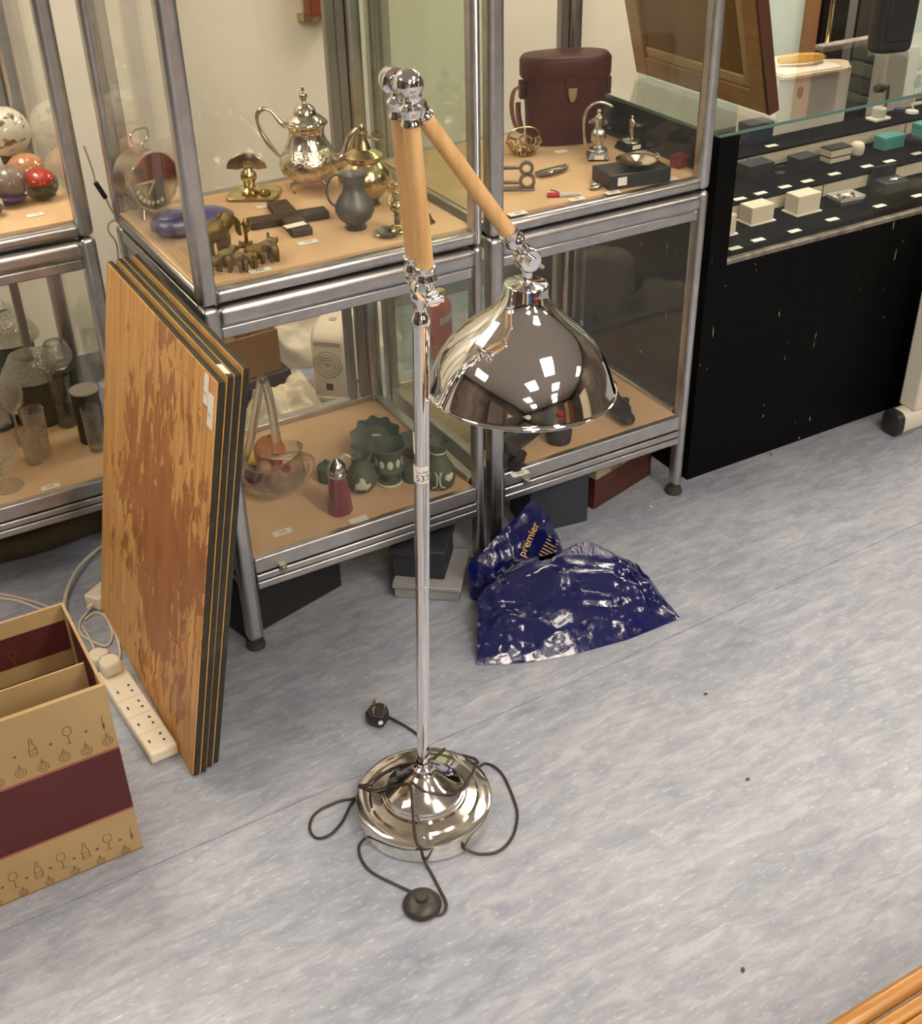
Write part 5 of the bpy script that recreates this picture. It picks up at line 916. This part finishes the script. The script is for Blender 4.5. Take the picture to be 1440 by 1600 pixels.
b_ = PZ(1344, 245, T1); rbx = thing('round_box', 'rounded ivory ring box on the middle step', 'box', (b_.x, b_.y+.016, T1+.0005)); MB().loft([oval(.018*k_, .018*k_, z_, 28, .8) for k_, z_ in ((.7,0),(.95,.005),(1.0,.012),(1.0,.017))]).build('base', WB, rbx, smooth=60); MB().loft([oval(.018*k_, .018*k_, z_, 28, .8) for k_, z_ in ((1.0,.0175),(1.0,.024),(.92,.032),(.6,.037),(.2,.038))]).build('lid', WB, rbx, smooth=60)
TEAL = mat('turquoise_card', (.075,.33,.30), .55)
gift('turquoise_box', 'turquoise gift box on the middle step', 1396, 233, T1, 38, .036, TEAL, .042); gift('turquoise_box', 'second turquoise box cut off by the right edge', 1447, 214, T2, 20, .034, TEAL, .04)
b_ = PZ(1222, 272, T1); gs = thing('glass_stand', 'tiny clear glass ring stand between the two dark boxes', 'ring stand', (b_.x, b_.y+.01, T1+.0005))
MB().box((-.014,-.008,0),(.014,.008,.004)).build('base', CLEAR, gs, bev=.001); [MB().tube([(x_,0,.004),(x_,0,.020)], .004, 10).build('peg', CLEAR, gs) for x_ in (-.009,0,.009)]
b_ = PZ(1330, 320, T0); jt_ = thing('jewellery_tray', 'white jewellery tray piled with trinkets and a paper tag', 'tray', (b_.x, b_.y, T0+.0005), math.radians(-4))
MB().box((-.036,0,0),(.036,.05,.010)).build('tray_base', mat('dark_base', (.06,.06,.06), .5), jt_, bev=.001); tw_ = MB(); tw_.loft([[(x*.040*k_, .025+y*.028*k_, z_) for x, y in ((-1,-1),(1,-1),(1,1),(-1,1))] for k_, z_ in ((.95,.0105),(1.03,.020),(.99,.020),(.90,.0125))]); tw_.build('tray_rim', mat('pale_blue_tray', (.52,.55,.52), .5), jt_, smooth=0)
rnd = random.Random(5)
for i, c_ in enumerate(((.35,.03,.02),(.3,.28,.2),(.06,.05,.05),(.5,.3,.1),(.1,.1,.12),(.28,.02,.03),(.5,.48,.4),(.05,.04,.06),(.2,.17,.1))): MB().sph((rnd.uniform(-.028,.028), .025+rnd.uniform(-.016,.016), .0165), (rnd.uniform(.004,.008), rnd.uniform(.004,.006), .004), 10, 6).build('trinket', mat('trinket_%d' % i, c_, .3), jt_)
MB().box((-.010,.014,.020),(.008,.032,.0208)).build('paper_tag', WHITE, jt_, smooth=0)
b_ = PZ(1402, 300, T0); wbx = thing('watch_box', 'open black box with a silver wristwatch', 'box', (b_.x, b_.y, T0+.0005), math.radians(-6)); MB().box((-.045,0,0),(.040,.06,.026)).build('box_base', BKB, wbx, bev=.002); MB().box((-.045,.060,.0),(.040,.066,.055)).build('box_lid', BKB, wbx, bev=.002); MB().lathe([(0,0),(.012,0),(.013,.003),(.010,.005),(0,.005)], 24, (.004,.026,.0265)).build('watch_face', STATSILVER, wbx)
for sx in (-1, 1): MB().box((.004+sx*.013-.010, .020, .0265), (.004+sx*.013+.010, .032, .0285)).build('watch_strap', STATSILVER, wbx, bev=.0005)
b_ = PZ(1437, 226, T1); pr_ = thing('dark_pouch', 'dark plum jewellery pouch at the right edge of the counter', 'pouch', (b_.x, b_.y+.01, T1+.0005)); MB().sph((0,0,.012), (.030,.022,.013), 20, 12).build('pouch_body', mat('plum_velvet', (.03,.02,.026), .9), pr_); MB().tube([(-.03,0,.018),(-.04,0,.026)], [.008,.012], 10).build('pouch_neck', mat('plum_velvet'), pr_)
for where, x, y, z in (('in front of the cut-off gift box on the lowest step', 1148, 388, T0), ('below the front-row left gift box', 1184, 375, T0), ('below the larger front-row gift box', 1241, 361, T0), ('in front of the jewellery tray, left of it', 1300, 343, T0), ('between the jewellery tray and the watch box', 1374, 322, T0), ('in front of the open watch box', 1433, 306, T0),
                       ('first on the middle step, next to the post', 1155, 311, T1), ('second on the middle step from the post', 1188, 302, T1), ('third on the middle step, before the ring stand', 1226, 292, T1), ('in front of the cube-shaped black box', 1261, 283, T1), ('in front of the white box with black bands', 1303, 272, T1), ('in front of the rounded ivory ring box', 1354, 260, T1), ('in front of the turquoise gift box', 1389, 252, T1), ('right of the turquoise gift box', 1432, 240, T1), ('beside the tall navy box on the top step', 1205, 228, T2)):
    ptag(where, x, y, z, None, random.uniform(-.06,.06), .036, .017)

# ------------------------------------------------------------------ on and behind the counter
f0, f1 = PZ(1204, 178, DZ+.002), PZ(1000, 112, DZ+.002); L_ = (f1-f0).length
fr_ = thing('framed_picture', 'wooden framed picture leaning with its brown back to view', 'picture', f0+Vector((0,0,.004)), math.atan2((f1-f0).y, (f1-f0).x))
FW_ = mat('oak_frame', (.30,.17,.065), .45, col2=(.23,.12,.045), scale=14, stretch=(1,1,4)); FD_ = mat('dark_frame_edge', (.075,.028,.012), .4)
lean = Matrix.Rotation(math.radians(-16), 4, 'X')     # local x runs back along the board, local y towards the open side
lean = Matrix.Rotation(math.radians(-16 if (Matrix.Rotation(fr_.rotation_euler.z, 3, 'Z') @ Vector((0,1,0))).x < 0 else 16), 4, 'X')
sgn = 1 if (Matrix.Rotation(fr_.rotation_euler.z, 3, 'Z') @ Vector((0,1,0))).x < 0 else -1
Hf = .46
def slab(nm, x0, x1, y0, y1, z0, z1, m, bev=.003): ya, yb = sorted((sgn*y0, sgn*y1)); return MB(lean).box((x0, ya, z0), (x1, yb, z1)).build(nm, m, fr_, bev=bev)
slab('frame_side', 0, .05, -.012, .014, 0, Hf, FW_); slab('frame_side', L_-.05, L_, -.012, .014, 0, Hf, FW_); slab('frame_side', .05, L_-.05, -.012, .014, 0, .05, FW_); slab('frame_side', .05, L_-.05, -.012, .014, Hf-.05, Hf, FW_)
slab('back_board', .05, L_-.05, -.006, .003, .05, Hf-.05, mat('mustard_board', (.17,.085,.02), .6, col2=(.13,.062,.014), scale=5)); slab('frame_edge', -.012, -.001, -.016, .016, 0, Hf, FD_); slab('inner_slip', .05, .075, .0, .008, .05, Hf-.05, mat('pale_slip', (.36,.24,.12), .5)); slab('inner_slip', .075, L_-.05, .0, .008, .05, .075, mat('pale_slip'))
BZ = .4005
bench = thing('back_bench', 'dark grey bench behind the counter carrying boxes and cases', 'bench', (0,0,0)); bar('bench_top', bench, (2.2, 2.74, .36), (4.6, 3.46, .40), mat('dark_bench', (.035,.033,.03), .5)); bar('bench_end', bench, (2.2, 2.76, 0), (2.24, 3.44, .36), mat('dark_bench')); bar('bench_end', bench, (4.56, 2.76, 0), (4.6, 3.44, .36), mat('dark_bench'))
a = PY(1208, 200, 2.80); b = PY(1316, 200, 2.80); zt_ = PY(1260, 116, 2.80).z
wx = thing('white_carton', 'tall white archive carton with hand hole behind the counter', 'carton', (a.x, 2.80, BZ), 0); wW = b.x-a.x
WCM = mat('white_carton_card', (.84,.80,.72), .7); MB().box((0,0,0),(wW,.17,zt_-BZ)).build('carton_body', WCM, wx, bev=.003)
hc = PY(1250, 142, 2.80); q = MB(); q.prism([(.012*math.cos(t_)+0, .018*math.sin(t_) if math.sin(t_) > 0 else .018*math.sin(t_)) for t_ in [i*math.pi/10 for i in range(20)]], 0, .002); o = q.build('hand_hole', mat('hole_grey', (.30,.26,.2), .8), wx, smooth=0); o.matrix_local = Matrix.Translation((hc.x-a.x, .0005, hc.z-BZ-.004)) @ Matrix.Rotation(math.pi/2, 4, 'X')
ty = thing('wooden_tray', 'pale wooden serving board lying on the white carton', 'board', (a.x-.01, 2.77, zt_+.001), math.radians(-4)); MB().prism([(0,0),(wW*.86,0),(wW*.98,.05),(wW*1.02,.07),(wW*.98,.10),(wW*.86,.12),(wW*.8,.23),(0,.23)], 0, .012).build('board', mat('pale_board', (.66,.54,.34), .55), ty, bev=.003); MB().prism([(.01,.01),(wW*.78,.01),(wW*.78,.2),(.01,.2)], .012, .015).build('paper_liner', WHITE, ty)
bp_ = PY(1262, 92, 2.83); bn_ = thing('banana', 'ripe yellow banana lying on the pale wooden board', 'banana', (bp_.x, 2.85, zt_+.031), math.radians(-14))
MB().tube(spline([(-.085,.006,.002),(-.05,-.006,.006),(0,-.016,.008),(.05,-.006,.004),(.078,.016,-.002)], 5), [.8*v_ for v_ in (.010,.014,.016,.017,.018,.0185,.019,.019,.019,.019,.019,.019,.018,.018,.017,.016,.015,.014,.012,.010,.008)], 8).build('fruit', mat('banana_skin', (.72,.42,.06), .5, col2=(.60,.32,.04), scale=20), bn_); MB().tube([(.078,.012,-.002),(.088,.017,-.003)], [.007,.005], 8).build('tip', mat('banana_tip', (.08,.05,.02), .7), bn_)
# smoked glass case behind the counter
a = PY(1292, 200, 3.0); b = PY(1374, 200, 3.0); c = PY(1374, 56, 3.0)
gc = thing('smoked_glass_case', 'smoked glass cabinet with pale top rail behind the counter', 'glass cabinet', (0,0,0)); x0, x1, zt_ = a.x+.02, b.x, c.z
bar('top_rail', gc, (x0-.1, 2.99, zt_-.02), (x1+.01, 3.03, zt_), mat('mottled_rail', (.34,.31,.26), .5, col2=(.14,.12,.10), scale=40)); bar('end_post', gc, (x1-.02, 3.0, BZ), (x1, 3.03, zt_-.02), mat('worn_metal_sill')); bar('base_rail', gc, (x0, 3.0, BZ), (x1-.02, 3.03, .425), BLACK); bar('back_board', gc, (x0+.16, 3.30, BZ), (x1, 3.32, zt_-.17), mat('charcoal_board', (.04,.045,.045), .6)); bar('case_shelf', gc, (x0, 3.03, .52), (x1, 3.30, .526), mat('charcoal_board')); pane(gc, (x0, 3.012, .425), (x1-.02, 3.016, zt_-.02), pane_mat('smoked_glass', (.45,.50,.48)))
for i in range(3): bar('divider', gc, (x0+.05+.1*i, 3.04, .425), (x0+.065+.1*i, 3.29, .52), mat('grey_divider', (.12,.13,.13), .5))
a = PY(1378, 190, 2.90); b = PY(1426, 190, 2.90); zt_ = PY(1400, 82, 2.90).z
fb = thing('grey_file_box', 'pale grey box file with white label behind the counter', 'box file', (a.x, 2.92, BZ)); MB().box((0,0,0),(b.x-a.x,.06,zt_-BZ)).build('box_body', mat('pale_grey_board', (.42,.40,.34), .7), fb, bev=.003); zz = PY(1367+14, 110, 2.90).z-BZ; MB().box((.006,-.001,zz-.022),(.024,0,zz+.022)).build('label', WHITE, fb, smooth=0); MB().lathe([(0,0),(.010,0),(.010,.002),(0,.002)], 20).build('finger_hole', BLACK, fb); fb.children[-1].matrix_local = Matrix.Translation(((b.x-a.x)*.5, -.0005, .06)) @ Matrix.Rotation(math.pi/2, 4, 'X')
# loupe stand and round mirror on the back of the top step
b_ = PZ(1375, 189, T2); ls = thing('loupe_stand', 'white bench loupe on an upright arm inside the counter back', 'loupe', (b_.x, b_.y+.01, T2+.0005), 0)
sh_ = MPP(b_); MB().box((-.032,-.022,0),(.032,.022,.010)).build('stand_base', mat('white_enamel', (.66,.62,.54), .35), ls, bev=.004); MB().lathe([(0,.010),(.020,.010),(.020,.034),(.017,.036),(0,.036)], 28).build('stage', mat('frosted_white', (.58,.56,.5), .4), ls); MB().tube([(.022,0,.010),(.022,0,.086),(.018,0,.092)], .0045, 10).build('arm', GM, ls); MB().tube([(.018,0,.092),(-.030,0,.092)], [.009,.010], 18).build('lens_tube', mat('dark_grey_metal', (.06,.06,.055), .4), ls); MB().tube([(-.004,0,.092),(-.020,0,.092)], .0125, 20).build('lens_ring', BLACK, ls)
b_ = PZ(1424, 176, T2); rm = thing('round_mirror', 'round grey hand mirror on a thin stem inside the counter', 'mirror', (b_.x, b_.y, T2+.0005), .3)
MB().lathe([(0,0),(.020,0),(.018,.006),(.004,.010),(.003,.014),(.003,.070),(0,.072)], 24).build('stem', mat('frosted_white'), rm); o = MB(Matrix.Translation((0,0,.090)) @ Matrix.Rotation(math.pi/2, 4, 'X')).lathe([(0,-.003),(.019,-.003),(.021,0),(.019,.003),(0,.003)], 32).build('mirror_disc', mat('grey_mirror', (.10,.10,.09), .3, .6), rm); MB(Matrix.Translation((-.02,.03,0))).lathe([(0,0),(.016,0),(.016,.012),(0,.012)], 20).build('ink_cap', mat('navy_leatherette'), rm)
# wall details at the right: timber post, tall dark clock case with brass column, black bag, papers
def wallbox(name, label, cat, xa, xb, Y, m, z0, z1, dep_=.05):
    A = PY(xa, 40, Y).x; B = PY(xb, 40, Y).x; t = thing(name, label, cat, (A, Y, z0)); MB().box((0,0,0),(B-A,dep_,z1-z0)).build('case', m, t, bev=.003); return t, B-A
struct(MB().box((PY(1262,40,3.47).x, 3.46, .1), (PY(1275,40,3.47).x, 3.5, CH)).build('trim_1', mat('brown_post', (.26,.12,.05), .5), smooth=0))
t, w_ = wallbox('longcase_clock', 'tall black longcase clock with brass corner column', 'clock', 1286, 1362, 3.45, mat('ebonised_wood', (.012,.010,.009), .35), BZ, 2.2, .045)
MB().lathe([(0,0),(.016,0),(.016,.012),(.011,.02),(.010,.16),(.016,.17),(.016,.185),(.010,.19),(.010,.42),(.016,.43),(.016,.445),(0,.45)], 20, (.012,-.018,.24)).build('brass_column', BRASS, t); MB().box((w_*.46,-.004,.05),(w_*.62,0,1.3)).build('door_strip', mat('grey_strip', (.16,.15,.13), .5), t); MB().box((w_*.68,-.004,.05),(w_*.98,0,1.3)).build('door_panel', mat('brown_black_panel', (.05,.042,.035), .35), t)
b_ = PZ(1398, 84, DZ); s = MPP(b_); w_ = 34*s; bm = thing('black_bag', 'black upright camera bag standing on the glass counter top', 'bag', (b_.x+.01, b_.y+.035, DZ+.0005), math.radians(-12))
MB().loft([oval(w_*k_, .035*k_, z_, 36, .6) for k_, z_ in ((.86,0),(.97,.006),(1.0,.02),(1.05,.20),(1.0,.24),(.85,.25))]).build('bag_body', mat('black_upholstery', (.012,.010,.010), .6), bm, smooth=50); MB().box((-w_*.7,-.040,.03),(w_*.7,-.030,.15)).build('front_pocket', mat('black_upholstery'), bm, bev=.008, seg=3); MB().tube(spline([(-w_*.8,0,.24),(-w_*.5,0,.31),(w_*.5,0,.31),(w_*.8,0,.24)], 6), .006, 8).build('handle', BLACK, bm)
a = PY(1428, 60, 3.05); pst = thing('paper_stack', 'stack of white papers and grey trays at the top right', 'papers', (a.x, 3.06, BZ), 0)
for i in range(5): MB().box((-.02+.004*i,.0,.055*i),(.34,.26,.055*i+.045)).build('paper_tray', mat('tray_white', (.60,.57,.5), .6) if i % 2 else mat('tray_grey', (.30,.29,.27), .6), pst, bev=.003)

# ------------------------------------------------------------------ left-hand case: paperweights above, crystal below
Z = SHELF_U
def weight(label, x, y, rpx, m, flat=.86, core=None, cm=None, swirl=None):
    b = PZ(x, y+rpx*.80, Z)+Vector((-.012,0,0)); r = rpx*MPP(b)*.9; b.x = min(b.x, .531-r); t = thing('paperweight', label, 'paperweight', b, random.uniform(0,3), 'glass paperweights'); MB().sph((0,0,r*flat), (r,r,r*flat), 32, 20).build('glass_dome', m, t)
    for i, (c, rr, mm) in enumerate(core or ()): MB().sph((c[0]*r, c[1]*r, c[2]*r), tuple(q_*r for q_ in rr), 20, 12).build('colour_core', mm, t)
    return t
OPAL = mat('speckled_opal', (.62,.60,.50), .08, col2=(.16,.11,.08), scale=46, contrast=(.56,.60), coat=.8); REDC = mat('red_core', (.60,.03,.012), .2, coat=.5); GRNC = mat('green_core', (.008,.05,.015), .2, coat=.5); PURC = mat('purple_core', (.035,.02,.16), .2, coat=.5); PCH = mat('peach_glass', (.50,.22,.10), .1, coat=.8, col2=(.40,.15,.07), scale=8); LIL = mat('lilac_core', (.45,.36,.33), .2, col2=(.2,.14,.2), scale=20)
gp = PY(8, 206, 2.89); gr_ = 38*MPP(gp); t = thing('paperweight', 'large white speckled opal glass globe on a stand', 'paperweight', (gp.x, gp.y, Z+.0005), 0, 'glass paperweights'); hz_ = max(.004, gp.z-gr_*.93-Z); MB().sph((0,0,gp.z-Z), (gr_,)*3, 36, 24).build('globe', OPAL, t); MB().lathe([(0,0),(gr_*.55,0),(gr_*.55,.004),(gr_*.35,hz_*.5),(gr_*.42,hz_),(0,hz_)], 24).build('stand', BLACK, t)
weight('peach pink glass paperweight behind the red one', 60, 262, 33, PCH)
weight('clear paperweight with red and green core', 82, 284, 31, CLEAR, .88, [((0,0,1.15),(.72,.72,.42),REDC), ((.3,-.2,.62),(.62,.60,.38),GRNC), ((-.1,-.1,.22),(.6,.6,.08),GRNC)]); weight('clear paperweight with violet base and silvery swirl', 30, 288, 35, CLEAR, .95, [((0,0,1.1),(.66,.66,.62),LIL), ((.1,0,.36),(.8,.8,.30),PURC)]); weight('small blue based paperweight at the left edge', -2, 318, 22, CLEAR, .9, [((0,0,.5),(.8,.8,.36),PURC), ((0,0,1.15),(.5,.5,.4),LIL)])
Z = SHELF_L
TIN = mat('dark_green_tin', (.012,.020,.010), .4); LIDM = mat('grey_lid', (.40,.34,.28), .5)
def tin(label, x, y, ytop, rpx, lid=LIDM, grp='dark green gift tins'):
    b = PZ(x, y, Z); h = HT(b, ytop); r = rpx*MPP(b); b.x = min(b.x, .524-1.36*r if lid is TIN else .526-r); t = thing('gift_tin', label, 'tin', b, 0, grp); MB().lathe([(0,0),(r,0),(r,h*.97),(0,h*.97)], 32).build('tin_body', TIN, t); MB().lathe([(0,h*.97),(r*1.03,h*.97),(r*1.03,h),(0,h)], 32).build('tin_lid', lid or TIN, t); return t, h, r
def glass(name, label, base, prof_, m=CUT, n=32, cat='glass', grp='cut crystal glassware', flute=0, fn=16):
    t = thing(name, label, cat, base, 0, grp); o = MB().lathe(prof_, n, flute=flute, fn=fn); o.build('bowl', m, t); return t
t, h, r = tin('dark green tin under the nearer crystal bowl', 66, 655, 588, 33, TIN)
bw = lambda r_, h_: [(0,.002),(r_*1.0,.0),(r_*1.36,.006),(r_*1.36,.012),(r_*1.22,h_*.45),(r_*.86,h_*.97),(r_*.80,h_),(r_*.76,h_*.97),(r_*1.14,h_*.45),(r_*1.24,.014),(r_*.9,.006),(0,.006)]
glass('crystal_bowl', 'flared cut crystal bowl on the nearer dark green tin', t.location+Vector((0,0,h+.001)), bw(r, .060), cat='bowl')
t, h, r = tin('dark green tin under the farther crystal bowl', 32, 596, 530, 33, TIN); glass('crystal_bowl', 'flared cut crystal bowl on the farther dark green tin', t.location+Vector((0,0,h+.001)), bw(r, .060), cat='bowl')
b_ = PZ(107, 663, Z); h = HT(b_, 586); r = 18*MPP(b_); glass('crystal_vase', 'tall straight cut crystal vase in front of the tins', b_, [(0,0),(r*.8,0),(r*.95,.006),(r*.9,h*.4),(r,h),(r*.88,h),(r*.78,h*.4),(r*.7,.012),(0,.012)], cat='vase', flute=.015)
tin('slim dark green tin with a grey lid beside the picture boards', 153, 684, 606, 21)
def tumbler(label, x, y, ytop, rpx): b = PZ(x, y, Z); h = HT(b, ytop); r = rpx*MPP(b); return glass('tumbler', label, b, [(0,0),(r*.8,0),(r*.85,.004),(r,h),(r*.94,h),(r*.78,.012),(0,.010)], CUT)
tumbler('cut tumbler standing alone in the middle of the crystal shelf', 66, 712, 640, 18); tumbler('cut tumbler against the edge of the picture boards', 153, 702, 636, 15); tumbler('short cut tumbler at the front left corner', 56, 722, 672, 16)
def goblet(label, x, y, ytop, rpx): b = PZ(x, y, Z); h = HT(b, ytop); r = rpx*MPP(b); return glass('goblet', label, b, [(0,0),(r*.85,0),(r*.8,.003),(r*.15,.008),(r*.11,h*.2),(r*.11,h*.44),(r*.3,h*.5),(r*.85,h*.62),(r,h*.8),(r*.92,h),(r*.86,h),(r*.9,h*.8),(r*.7,h*.64),(0,h*.54)], CUT, cat='goblet')
goblet('cut crystal goblet nearest the front tumbler', 31, 690, 596, 22); goblet('cut crystal goblet cut off by the left edge', 2, 668, 600, 22); goblet('large crystal goblet at the front left', 12, 760, 690, 30)
b_ = PZ(20, 762, Z)
bw2 = PZ(-8, 742, Z); glass('crystal_dish', 'heavy crystal dish cut off by the left edge', bw2, [(0,0),(.03,0),(.05,.02),(.055,.04),(.05,.04),(.042,.02),(.02,.008),(0,.008)], cat='dish')
t, h, r = tin('black box under the crystal jug behind the picture boards', 160, 636, 562, 22, TIN); b_ = t.location+Vector((0,0,h+.001)); jg = glass('crystal_jug', 'rounded crystal jug on a dark tin behind the boards', b_, [(0,0),(.02,0),(.035,.02),(.038,.035),(.030,.06),(.024,.07),(.022,.07),(.027,.058),(.033,.035),(.03,.02),(.015,.008),(0,.008)], CLEAR, cat='jug'); MB().tube(spline([(-.026,0,.062),(-.05,0,.058),(-.05,0,.035),(-.036,0,.025)], 5), .004, 8).build('handle', CLEAR, jg)
tin('short dark tin with a cream lid at the back of the shelf', 36, 480, 455, 17, LIDM); tin('dark tin at the back left of the crystal shelf', 6, 505, 478, 20, TIN); b_ = PZ(4, 500, Z); tumbler('cut tumbler at the very back of the crystal shelf', 26, 510, 466, 14)
tag(heap('reflection_heap', [(.24,2.88),(.30,2.86),(.36,2.88),(.36,2.94),(.28,2.955),(.24,2.93)], [(.28,2.90,Z+.08),(.32,2.91,Z+.10)], mat('tissue', (.60,.55,.45), .8), None, n=60, rings=14, cre=((16,.03),(30,.01)), seed=8, smooth=60, z0=Z+.001), 'crumpled white heap standing in for glass reflections in the crystal case', 'reflection stand-in')  # pale heap modelled in place of reflections in the cabinet glass

# ------------------------------------------------------------------ foreground table edge and white stand foot
tb = thing('pine_table', 'golden pine side table with moulded edge in the near right corner', 'table', (0,0,0)); zt_ = .45; ye = PZ(1372, 1545, zt_).y; xs = PZ(1288, 1612, zt_).x-.25
PINE = mat('golden_pine', (.38,.18,.04), .35, col2=(.29,.125,.025), scale=10, stretch=(.6,6,6), coat=.2)
def strip(nm, y0, y1, z0, z1, m=PINE, bev=.003): return MB().box((xs, y0, z0), (xs+.95, y1, z1)).build(nm, m, tb, bev=bev, seg=3)
strip('table_top', ye-.45, ye-.045, zt_-.022, zt_-.004); strip('edge_moulding', ye-.022, ye, zt_-.020, zt_, bev=.008); strip('edge_bead', ye-.043, ye-.024, zt_-.020, zt_-.006, bev=.006); strip('apron', ye-.06, ye-.04, zt_-.10, zt_-.022)
for x_ in (xs+.04, xs+.86):
    for y_ in (ye-.40, ye-.09): MB().box((x_, y_, 0), (x_+.05, y_+.05, zt_-.022)).build('leg', PINE, tb, bev=.004)
b_ = PZ(1412, 690, 0); wf = thing('white_stand', 'white rolling stand with black end cap on its foot', 'stand', (b_.x, b_.y+.05, 0), math.radians(0))
MB().loft([oval(.032*k_, .036*k_, z_, 28, .62) for k_, z_ in ((.9,0),(1,.004),(1,.022))]).build('end_cap', BLACK, wf, smooth=50); wf.children[-1].matrix_local = Matrix.Translation((-.01,0,.037)) @ Matrix.Rotation(math.radians(90), 4, 'Z') @ Matrix.Rotation(math.radians(90), 4, 'X') @ Matrix.Rotation(0, 4, 'Z') 
MB().loft([oval(.030, .034, z_, 28, .62) for z_ in (.0, .42)]).build('foot_bar', mat('white_enamel'), wf, smooth=50); wf.children[-1].matrix_local = Matrix.Translation((.012,0,.037)) @ Matrix.Rotation(math.radians(90), 4, 'Z') @ Matrix.Rotation(math.radians(90), 4, 'X')
MB().box((.045,-.03,.070),(.42,.03,.62)).build('stand_panel', mat('white_enamel'), wf, bev=.006)
for i, (x, y, c_) in enumerate(((1102, 1085, 'brown'), (1204, 710, 'tan'), (1017, 792, 'white'), (1168, 1218, 'grey'), (1160, 1516, 'brown'))):
    p = PZ(x, y, 0); q = MB(); q.sph((0,0,.0018), (.005,.0035,.0018), 8, 5); o = q.build('floor_crumb', mat('crumb_'+c_, {'brown': (.10,.05,.03), 'tan': (.30,.2,.12), 'white': (.7,.68,.64), 'grey': (.12,.12,.13)}[c_], .8)); o.location = p; o.rotation_euler = (0,0,i); o.scale = (2.6,1.2,1) if c_ == 'tan' else (1,1,1); tag(o, ['tiny brown crumb on the open floor right of the bag', 'flat tan scrap at the foot of the black counter', 'white speck near the right cabinet foot', 'dark grit speck on the open floor', 'small brown crumb near the pine table'][i], 'crumb', 'crumbs on the floor')

# ------------------------------------------------------------------ unseen wardrobes added behind the camera to fill the reflections in the chrome
for i, (nm, c_, x_, y_, rz_, w_, h_) in enumerate((('dark mahogany', (.04,.015,.008), -2.2, -.2, 1.57, 1.1, 1.9), ('pale oak', (.45,.30,.15), -2.2, -1.7, 1.57, .9, 1.7), ('white painted', (.65,.63,.58), -1.5, -3.6, .2, 1.0, 1.9), ('blue painted', (.03,.12,.30), -.2, -3.9, 0, .9, 1.5), ('black lacquered', (.012,.012,.012), 1.0, -3.9, 0, 1.1, 2.0), ('red lacquered', (.30,.012,.014), 2.3, -3.7, -.1, .7, 1.5), ('walnut', (.12,.06,.03), 3.4, -3.3, -.4, 1.1, 1.8), ('cream painted', (.55,.47,.33), 4.8, -1.8, -1.57, 1.0, 1.6))):
    t = thing('wardrobe', nm+' wardrobe added out of view for reflections in the lamp shade', 'wardrobe', (x_, y_, 0), rz_); m_ = mat('wardrobe_%d' % i, c_, .45)
    MB().box((-w_/2,-.25,.06),(w_/2,.23,h_)).build('carcass', m_, t, bev=.006); MB().box((-w_/2-.03,-.27,h_),(w_/2+.03,.29,h_+.05)).build('cornice', m_, t, bev=.008); MB().box((-w_/2+.02,-.23,0),(w_/2-.02,.20,.06)).build('plinth', m_, t)
    for sx in (-1, 1):
        d_ = MB().box((min(sx*.004, sx*(w_/2-.02)), .231, .10), (max(sx*.004, sx*(w_/2-.02)), .252, h_-.05)).build('door', m_, t, bev=.004); MB().sph((sx*.05, .265, h_*.5), .014, 12, 8).build('knob', BRASS, d_)
